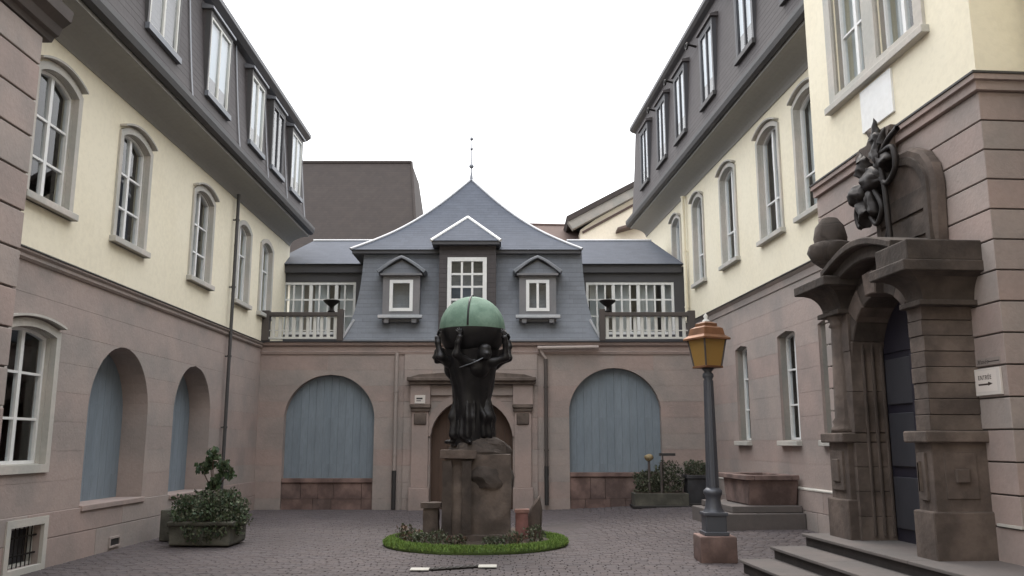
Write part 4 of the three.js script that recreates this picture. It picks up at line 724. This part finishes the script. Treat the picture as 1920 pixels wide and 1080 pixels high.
{
  const S = thing('statue', 'dark bronze figures bearing a green-capped globe on a tall sandstone pedestal', 'statue');
  const cy = 3.46, R = 0.555;
  const G = part('globe', S); G.position.x = -0.09;
  mesh('globe_cap', new THREE.SphereGeometry(R, 48, 20, 0, Math.PI * 2, 0, Math.PI / 2 + 0.04).translate(0, cy, 0), mat.patina, G, 'pale green weathered upper half of the globe');
  mesh('globe_bowl', new THREE.SphereGeometry(R + 0.006, 48, 20, 0, Math.PI * 2, Math.PI / 2 + 0.03, Math.PI / 2 - 0.03).translate(0, cy, 0), mat.bronze, G);
  mesh('seam', new THREE.TorusGeometry(R + 0.004, 0.016, 8, 64, Math.PI).rotateY(Math.PI / 2 - 0.14).translate(0, cy, 0), mat.bronze, G);
  mesh('knob', new THREE.SphereGeometry(0.03, 12, 8).translate(0.0, cy + R + 0.01, 0), mat.bronze, G);
  const mk = (v, seed) => ({
    seed, j: { // z = outwards from the middle; y from the feet
      footL: [-0.13, 0.05, 0.2 + v * 0.06], toeL: [-0.16, 0.03, 0.36 + v * 0.05], kneeL: [-0.12, 0.42, 0.2 + v * 0.05], hipL: [-0.1, 0.82, 0.08], footR: [0.12, 0.05, 0.12 - v * 0.03], toeR: [0.16, 0.03, 0.28], kneeR: [0.13, 0.43, 0.24 - v * 0.04], hipR: [0.1, 0.82, 0.08],
      pelvis: [0, 0.86, 0.07], waist: [0, 1.02, 0.12], chest: [0, 1.22, 0.22], neck: [0.0, 1.36, 0.34], head: [0.02, 1.44, 0.44], crown: [0.02, 1.52, 0.45], nose: [0.02, 1.43, 0.55], chin: [0.02, 1.36, 0.5],
      shL: [-0.19, 1.32, 0.27], shR: [0.19, 1.32, 0.27], elL: [-0.37, 1.42, 0.36], elR: [0.36, 1.4, 0.38], wrL: [-0.36, 1.62, 0.4], wrR: [0.34, 1.64, 0.42], handL: [-0.34, 1.7, 0.41], handR: [0.32, 1.72, 0.43],
      hemL: [-0.13, 0.16, 0.17], hemR: [0.13, 0.16, 0.17], hemB: [0, 0.16, 0.04],
    },
    b: [['footL', 'kneeL', 0.05, 0.07], ['footL', 'toeL', 0.05, 0.03], ['kneeL', 'hipL', 0.075, 0.11], ['footR', 'kneeR', 0.05, 0.07], ['footR', 'toeR', 0.05, 0.03], ['kneeR', 'hipR', 0.075, 0.11], ['hipL', 'hipR', 0.115, 0.115], ['pelvis', 'waist', 0.15, 0.13], ['waist', 'chest', 0.13, 0.17], ['chest', 'neck', 0.15, 0.075], ['shL', 'shR', 0.09, 0.09], ['neck', 'head', 0.06, 0.08], ['head', 'crown', 0.095, 0.085], ['head', 'nose', 0.05, 0.018], ['head', 'chin', 0.07, 0.035], ['shL', 'elL', 0.075, 0.055], ['elL', 'wrL', 0.052, 0.034], ['wrL', 'handL', 0.034, 0.042], ['shR', 'elR', 0.075, 0.055], ['elR', 'wrR', 0.052, 0.034], ['wrR', 'handR', 0.034, 0.042], ['pelvis', 'hemL', 0.13, 0.12], ['pelvis', 'hemR', 0.13, 0.12], ['pelvis', 'hemB', 0.12, 0.13]],
  });
  const figs = [mk(0, 1), mk(1, 5), mk(0.5, 9)].map(figure);
  [0.35, 0.35 + 2.094, 0.35 + 4.189].forEach((a, i) => { const f = mesh('bearer', figs[i], mat.bronze, S); f.position.set(-0.09, 1.56, 0); f.rotation.y = a; f.scale.set(1.16, 1.0, 1.2); });
  mesh('chain', new THREE.TubeGeometry(new THREE.CatmullRomCurve3([[-0.2, 2.78, 0.46], [0.05, 2.86, 0.6], [0.3, 3.0, 0.52]].map(p => new THREE.Vector3(...p))), 20, 0.009, 6), mat.zinc, S).position.x = -0.09;
  mesh('core_drapery', rough(lathe([[0, 1.5], [0.33, 1.52], [0.31, 1.8], [0.3, 2.2], [0.34, 2.5], [0.42, 2.8], [0.5, 3.1], [0, 3.1]], -0.09, 0, 0, 56), 0.06, 5, 1.2), mat.bronze, S);
  // pedestal
  mesh('pedestal_block', rough(new THREE.BoxGeometry(1.06, 1.42, 0.95, 14, 18, 12).translate(0.02, 0.69, 0), 0.03, 3, 0.5), mat.portal, S);
  mesh('pedestal_rock', rough(new THREE.SphereGeometry(1, 32, 20).scale(0.52, 0.3, 0.46).translate(0.03, 1.4, 0), 0.09, 3.2, 0.5, 4), mat.portalDark, S);
  mesh('draped_cloth', rough(new THREE.SphereGeometry(1, 30, 20, 0, Math.PI * 2, 0, Math.PI * 0.62).scale(0.44, 0.42, 0.5).translate(0.16, 1.02, 0.06), 0.06, 4, 0.6, 8), mat.portalDark, S);
  for (const x of [-0.47, -0.16]) mesh('pedestal_pilaster', rough(new THREE.BoxGeometry(0.15, 1.28, 0.12, 3, 16, 3).translate(x, 0.66, 0.5), 0.012, 6, 0.5), mat.portalDark, S);
  mesh('pedestal_cap', rough(new THREE.BoxGeometry(0.56, 0.13, 0.62, 10, 4, 10).translate(-0.3, 1.4, 0.28), 0.014, 6, 0.5), mat.portal2, S);
  mesh('pedestal_foot', rough(new THREE.BoxGeometry(1.24, 0.2, 1.16, 14, 4, 14).translate(0.02, 0.06, 0), 0.02, 4, 0.5), mat.portal2, S);
  S.position.set(SX, 0.02, SZ); S.rotation.y = 0.05;
}
{ // bed round the statue
  const b = thing('flower_bed', 'round bed of dark soil with a low stone rim under the statue', 'flower bed');
  mesh('soil_mound', rough(lathe([[0, 0.1], [0.9, 0.09], [1.15, 0.05], [1.36, 0.0]], 0, 0, 0, 48), 0.015, 5, 1.2), mat.soil, b);
  b.position.set(SX, 0.005, SZ);
  const turf = thing('grass_ring', 'bright green grass ring around the statue bed', 'grass'); turf.userData.kind = 'stuff';
  const gm = M(lin(0.09, 0.145, 0.035), { map: grimeMap, roughness: 1 });
  mesh('turf', rough(new THREE.TorusGeometry(1.27, 0.13, 10, 90).rotateX(Math.PI / 2).scale(1.06, 0.55, 1), 0.012, 7, 1.4), gm, turf);
  const bg = poly([[[-0.006, 0, 0], [0.006, 0, 0], [0.004, 0.035, 0.004], [-0.004, 0.035, 0.004]], [[-0.004, 0.035, 0.004], [0.004, 0.035, 0.004], [0, 0.062, 0.018]]]);
  const im = new THREE.InstancedMesh(bg, M(lin(1, 1, 1), { roughness: 0.9, side: THREE.DoubleSide }), 15000), m4 = new THREE.Matrix4(), q = new THREE.Quaternion(), c = new THREE.Color();
  for (let i = 0; i < 15000; i++) { const a = rnd() * Math.PI * 2, w = rr(-1, 1), r = 1.27 + 0.135 * w, y = 0.066 * Math.sqrt(1 - w * w * 0.95); q.setFromEuler(new THREE.Euler(rr(-0.5, 0.5), rnd() * 6.3, rr(-0.5, 0.5))); m4.compose(new THREE.Vector3(1.06 * r * Math.cos(a), y - 0.008, r * Math.sin(a)), q, new THREE.Vector3(1, rr(0.6, 1.2), 1)); im.setMatrixAt(i, m4); const t = rnd(), k = rr(0.75, 1.25); im.setColorAt(i, c.setRGB((0.11 + 0.05 * t) * k, (0.2 + 0.03 * t) * k, 0.045 * k)); }
  im.name = 'grass_blades'; im.userData.kind = 'stuff'; im.castShadow = im.receiveShadow = true; turf.add(im);
  turf.position.set(SX, 0.01, SZ);
}
// ---- plants made of many leaves
function leaves(n, place, size, tones) { // tones: [r,g,b] list as vertex colours
  const pos = [], col = [];
  for (let i = 0; i < n; i++) {
    const p = place(i); if (!p) continue;
    const L = size * rr(0.7, 1.3), w = L * rr(0.35, 0.5), q = new THREE.Quaternion().setFromEuler(new THREE.Euler(rr(-1.2, 1.2), rnd() * 6.3, rr(-1.2, 1.2))), t = tones[Math.floor(rnd() * tones.length)], k = rr(0.75, 1.25);
    const v = [[0, 0, 0], [w, L * 0.5, 0.12 * L], [0, L, 0], [-w, L * 0.5, 0.12 * L]].map(a => new THREE.Vector3(...a).applyQuaternion(q).add(p));
    for (const j of [0, 1, 2, 0, 2, 3]) { pos.push(v[j].x, v[j].y, v[j].z); col.push(t[0] * k, t[1] * k, t[2] * k); }
  }
  const g = new THREE.BufferGeometry(); g.setAttribute('position', new THREE.Float32BufferAttribute(pos, 3)); g.setAttribute('color', new THREE.Float32BufferAttribute(col, 3)); g.computeVertexNormals(); g.setAttribute('uv', new THREE.Float32BufferAttribute(new Float32Array(pos.length / 3 * 2), 2)); return g;
}
const leafMat = new THREE.MeshPhysicalMaterial({ vertexColors: true, roughness: 0.75, transmission: 0.2, thickness: 0, side: THREE.DoubleSide }); leafMat.userData.ownUV = true;
const GREEN = [[0.05, 0.085, 0.035], [0.065, 0.1, 0.045], [0.04, 0.075, 0.04], [0.085, 0.11, 0.055]], DULL = [[0.09, 0.1, 0.06], [0.075, 0.09, 0.05], [0.11, 0.11, 0.075], [0.06, 0.08, 0.045]], DRY = [[0.14, 0.09, 0.06], [0.11, 0.085, 0.06], [0.16, 0.1, 0.075]];
const blob = (cx, cy, cz, a, b, c, lump = 0.25) => () => { for (let k = 0; k < 30; k++) { const u = new THREE.Vector3(rr(-1, 1), rr(-1, 1), rr(-1, 1)), l = u.length(); const lim = 1 + lump * N3.noise(u.x * 2.3 + cx, u.y * 2.3, u.z * 2.3 + cz) * 2; if (l > lim || l < 0.45) continue; return new THREE.Vector3(cx + u.x * a, cy + u.y * b, cz + u.z * c); } return null; };
[[-0.55, 0.95, 0.2], [-1.0, 0.45, 0.17], [-0.8, 0.7, 0.15], [0.62, 0.9, 0.18], [0.95, 0.55, 0.24], [-0.25, 1.02, 0.14], [0.3, 1.02, 0.13], [-1.12, 0.05, 0.2]].forEach(([x, z, h], i) => {
  const p = thing('bed_plant', ['low brown plant at the statue foot, left of its front', 'brown tuft at the left front of the statue bed', 'short dry plant between the two left tufts of the bed', 'dry plant at the right front of the statue bed', 'tallest twiggy plant right of the pink stones', 'tiny plant at the left pedestal corner', 'tiny plant at the middle of the pedestal front', 'leftmost dark tuft of the statue bed'][i], 'plant', 'plants round the statue');
  mesh('foliage', leaves(150, blob(0, h * 0.55, 0, 0.17, h * 0.55, 0.14), 0.05, i % 2 ? DRY.concat(DULL) : DULL), leafMat, p);
  mesh('stems', Array.from({ length: 5 }, (_, k) => bar([rr(-0.05, 0.05), 0, rr(-0.05, 0.05)], [rr(-0.12, 0.12), h * rr(0.7, 1.15), rr(-0.1, 0.1)], 0.006, 5)), mat.brownDoor, p);
  p.position.set(SX + x, 0.06, SZ + z);
});
{ // small stones by the pedestal
  const a = thing('stone_post', 'short grey carved stone standing left of the pedestal', 'stone');
  mesh('shaft', rough(new THREE.BoxGeometry(0.24, 0.5, 0.22, 4, 8, 4).translate(0, 0.25, 0), 0.02, 6, 0.6), mat.portal, a); mesh('cap', rough(new THREE.BoxGeometry(0.32, 0.08, 0.3, 6, 2, 6).translate(0, 0.53, 0), 0.012, 6, 0.6), mat.portal2, a); a.position.set(SX - 0.72, 0.08, SZ + 0.1);
  const b = thing('stone_post', 'short pink stone block standing right of the pedestal', 'stone');
  mesh('shaft', rough(new THREE.BoxGeometry(0.2, 0.42, 0.2, 4, 8, 4).translate(0, 0.21, 0), 0.018, 6, 0.6), M(lin(0.33, 0.16, 0.15), { map: grimeMap }), b); mesh('cap', rough(new THREE.BoxGeometry(0.23, 0.05, 0.23, 4, 2, 4).translate(0, 0.44, 0), 0.01, 6, 0.6), M(lin(0.4, 0.23, 0.2), { map: grimeMap }), b); b.position.set(SX + 0.74, 0.08, SZ + 0.12);
  const c = thing('stone_fragment', 'dark leaning pointed stone behind the pink block', 'stone');
  mesh('stone', rough(ext(shp([[-0.13, 0], [0.13, 0], [0.14, 0.45], [0.1, 0.68], [-0.04, 0.5], [-0.12, 0.3]]), -0.08, 0.08, 0.03), 0.015, 6, 0.5), mat.portal2, c); c.position.set(SX + 0.93, 0.06, SZ - 0.12);
}
{ // plate in the paving in front of the statue
  const p = thing('ground_drain', 'dark drain slot between two white stone plates set in the paving', 'drain'); const w = (x0, x1, z0, z1, sk) => ext(shp([[x0, z0], [x1, z0 - sk], [x1 + 0.02, z1 - sk], [x0 + 0.02, z1]]), 0, 0.012).rotateX(-Math.PI / 2);
  mesh('plate', rbox(-0.54, -0.3, 0, 0.014, 0.06, 0.26, 0.004), mat.surround, p); mesh('plate', rbox(0.32, 0.56, 0, 0.014, -0.22, -0.0, 0.004), mat.surround, p);
  mesh('slot_frame', flatbar([-0.3, 0.004, 0.15], [0.32, 0.004, -0.14], 0.16, 0.014), mat.iron, p);
  for (let k = 0; k < 7; k++) mesh('grate_bar', flatbar([-0.26 + 0.088 * k, 0.013, 0.21 - 0.041 * k], [-0.24 + 0.088 * k, 0.013, 0.06 - 0.041 * k], 0.02, 0.012), mat.gutter, p);
  p.position.set(-0.76, 0.0, -11.55);
}

// ---------------------------------------------------------------- lamp post
{
  const L = thing('lamp_post', 'grey lamp post with amber glass lantern on a pink stone block', 'lamp post');
  const X = 0;
  mesh('stone_base', rough(new RoundedBoxGeometry(0.5, 0.36, 0.5, 5, 0.02).translate(X, 0.16, 0), 0.006, 7, 0.6), mat.redStone, L);
  mesh('pedestal', [rbox(-0.145, 0.145, 0.34, 0.62, -0.145, 0.145, 0.015), rbox(-0.17, 0.17, 0.335, 0.39, -0.17, 0.17, 0.012), rbox(-0.165, 0.165, 0.6, 0.65, -0.165, 0.165, 0.012), lathe([[0.15, 0.65], [0.12, 0.7], [0.1, 0.82], [0.115, 0.88], [0.13, 0.9], [0.13, 0.94], [0.085, 0.98], [0, 0.98]], 0, 0, 0, 24)], mat.lampMetal, L);
  mesh('shaft', lathe([[0.078, 0.97], [0.075, 1.4], [0.068, 2.2], [0.06, 2.5], [0.08, 2.53], [0.08, 2.57], [0.05, 2.6], [0.1, 2.66], [0, 2.66]], 0, 0, 0, 12), mat.lampMetal, L);
  for (let k = 0; k < 6; k++) { const a = k * Math.PI / 3 + 0.3; mesh('shaft_rib', bar([0.076 * Math.cos(a), 0.98, 0.076 * Math.sin(a)], [0.06 * Math.cos(a), 2.48, 0.06 * Math.sin(a)], 0.014, 6, 0.01), mat.lampMetal, L); }
  const H = part('lantern', L, 'four-sided lantern of amber glass with a copper roof'); H.rotation.y = 0.45;
  const a = 0.135, b = 0.19, y0 = 2.68, y1 = 3.06;
  const cs = [[-1, -1], [1, -1], [1, 1], [-1, 1]];
  mesh('lantern_floor', rbox(-a - 0.02, a + 0.02, 2.655, 2.685, -a - 0.02, a + 0.02, 0.006), mat.copper, H);
  cs.forEach(([u, v], i) => { const [p, q] = cs[(i + 1) % 4]; mesh('lantern_pane', poly([[[u * a, y0, v * a], [p * a, y0, q * a], [p * b, y1, q * b], [u * b, y1, v * b]]]), mat.amber, H); mesh('lantern_bar', bar([u * a, y0 - 0.01, v * a], [u * b, y1 + 0.01, v * b], 0.014, 6), mat.cornice, H); });
  const e = 0.24, e2 = 0.165, t = 0.11; const lv = [[e, 3.06], [e, 3.085], [e2 + 0.02, 3.13], [e2, 3.23], [t, 3.26], [t, 3.3], [0.05, 3.33]];
  const q = []; for (let k = 0; k + 1 < lv.length; k++) cs.forEach(([u, v], i) => { const [p, w] = cs[(i + 1) % 4], [r0, h0] = lv[k], [r1, h1] = lv[k + 1]; q.push([[u * r0, h0, v * r0], [p * r0, h0, w * r0], [p * r1, h1, w * r1], [u * r1, h1, v * r1]]); });
  q.push(cs.map(([u, v]) => [u * e, 3.06, v * e]), cs.map(([u, v]) => [u * 0.05, 3.33, v * 0.05]));
  mesh('lantern_roof', poly(q), mat.copper, H);
  mesh('lantern_finial', lathe([[0.05, 3.32], [0.05, 3.35], [0.02, 3.37], [0.035, 3.41], [0, 3.46]], 0, 0, 0, 14), mat.offwhite, H);
  mesh('bulb', [new THREE.SphereGeometry(0.05, 14, 12).translate(0, 2.86, 0), cyl(0.025, 0.025, 0.13, 0, 2.685, 0, 12)], mat.offwhite, H);
  L.position.set(2.82, 0, -12.3);
}

// ---------------------------------------------------------------- stone trough by the right wall
{
  const T = thing('stone_trough', 'reddish sandstone trough on a stepped slab against the right wing', 'trough');
  const s0 = 5.1, s1 = 6.0;
  mesh('slab', rbox(4.0, 6.12, -0.02, 0.28, 0.05, 1.48, 0.015), mat.step, T); mesh('slab', rbox(4.12, 6.0, 0.283, 0.4, 0.05, 1.32, 0.015), mat.step, T);
  mesh('basin', rough(ext(shp([[4.55, 0.403], [5.8, 0.403], [5.9, 0.84], [4.42, 0.84]]), 0.06, 0.96, 0.02), 0.012, 5, 0.5), mat.redStone2, T);
  mesh('basin_rim', [rbox(4.36, 5.96, 0.84, 0.93, 0.88, 1.04, 0.015), rbox(4.36, 5.96, 0.84, 0.93, 0.06, 0.2, 0.015), rbox(4.36, 4.5, 0.842, 0.928, 0.2, 0.88, 0.012), rbox(5.82, 5.96, 0.842, 0.928, 0.2, 0.88, 0.012)], mat.redStone2, T);
  rightFrame(T); T.position.y = 0.1; settle(T);
}
// ---------------------------------------------------------------- planters
{
  const p = thing('planter', 'mossy planter with dense shrub and one tall leafy stem by the left wall', 'planter');
  mesh('tub', rough(new RoundedBoxGeometry(0.98, 0.36, 0.8, 6, 0.05).translate(0, 0.18, 0), 0.04, 4, 0.6), mat.tub, p);
  mesh('rim', rough(new RoundedBoxGeometry(1.04, 0.07, 0.86, 6, 0.02).translate(0, 0.34, 0), 0.02, 5, 0.6), mat.tub, p);
  mesh('soil', box(-0.42, 0.42, 0.37, 0.39, -0.33, 0.33), mat.soil, p);
  mesh('shrub', leaves(7600, i => (i % 4 ? blob(0.02, 0.42, 0.04, 0.58, 0.4, 0.52) : blob(0.28, 0.44, 0.12, 0.32, 0.42, 0.4))(), 0.05, DULL.concat(GREEN)), leafMat, p);
  const st = []; const tips = [[0.0, 1.4, 0], [-0.16, 1.18, 0.03], [0.2, 1.22, 0.02], [0.1, 1.0, 0.05], [0.27, 1.1, 0], [-0.05, 1.25, -0.05], [0.04, 0.92, 0.04]];
  for (const t of tips) st.push(bar([0.02, 0.35, 0], [0.03, 0.8, 0], 0.016, 6), bar([0.03, 0.8, 0], t, 0.009, 6));
  mesh('stems', st, mat.brownDoor, p);
  mesh('leafy_stem', leaves(420, i => { const t = tips[i % 7]; return new THREE.Vector3(t[0] + rr(-0.08, 0.08), t[1] + rr(-0.1, 0.05), t[2] + rr(-0.07, 0.07)); }, 0.085, GREEN), leafMat, p);
  p.position.set(-4.88, gy(-4.9, -14.2) + 0.005, -14.2);
  const t = thing('stone_step', 'dark low stone block beside the left planter', 'stone');
  mesh('block', rough(new RoundedBoxGeometry(0.4, 0.5, 0.35, 3, 0.02).translate(0, 0.25, 0), 0.01, 5, 0.6), mat.tub, t); t.position.set(-5.62, 0, -14.75);
}
{
  const p = thing('planter', 'long stone planter with clipped shrubs in front of the right arch', 'planter');
  mesh('box', [rbox(-0.62, 0.62, 0.02, 0.3, -0.3, 0.3, 0.015)], mat.tub, p); mesh('foot', rbox(-0.66, 0.66, -0.02, 0.03, -0.33, 0.33, 0.008), mat.ink, p); mesh('soil', box(-0.56, 0.56, 0.29, 0.315, -0.25, 0.25), mat.soil, p);
  mesh('shrub', leaves(1500, blob(-0.3, 0.5, 0, 0.3, 0.3, 0.26), 0.05, DULL), leafMat, p);
  mesh('shrub', leaves(1500, blob(0.22, 0.6, 0, 0.34, 0.42, 0.26), 0.05, DULL), leafMat, p);
  for (const [x, h] of [[-0.26, 1.0], [0.02, 0.95]]) mesh('stake', [cyl(0.03, 0.03, h, x, 0.05, 0.2, 10)], mat.cornice, p);
  mesh('flower_head', rough(new THREE.SphereGeometry(0.1, 14, 10).scale(1, 0.8, 1).translate(-0.26, 1.1, 0.2), 0.02, 9, 1), M(lin(0.42, 0.34, 0.2), { map: grimeMap }), p);
  mesh('label_board', [rbox(0.0, 0.36, 1.14, 1.2, 0.05, 0.2, 0.006), cyl(0.012, 0.012, 0.9, 0.08, 0.3, 0.12, 8)], mat.ink, p);
  p.position.set(3.42, gy(3.42, -20.2), -20.3);
  const d = thing('planter', 'dark square tub with low shrub in the far right corner', 'planter');
  mesh('tub', [rbox(-0.26, 0.26, 0, 0.62, -0.26, 0.26, 0.015), rbox(-0.29, 0.29, 0.58, 0.66, -0.29, 0.29, 0.012)], mat.tubDark, d); mesh('foot', rbox(-0.28, 0.28, -0.03, 0.03, -0.28, 0.28, 0.008), mat.ink, d); mesh('soil', box(-0.24, 0.24, 0.65, 0.665, -0.24, 0.24), mat.soil, d);
  mesh('shrub', leaves(900, blob(0, 0.78, 0, 0.3, 0.2, 0.28), 0.05, DULL), leafMat, d);
  d.position.set(4.3, gy(4.3, -20.3) + 0.02, -20.35);
}

renderer.render(scene, camera);
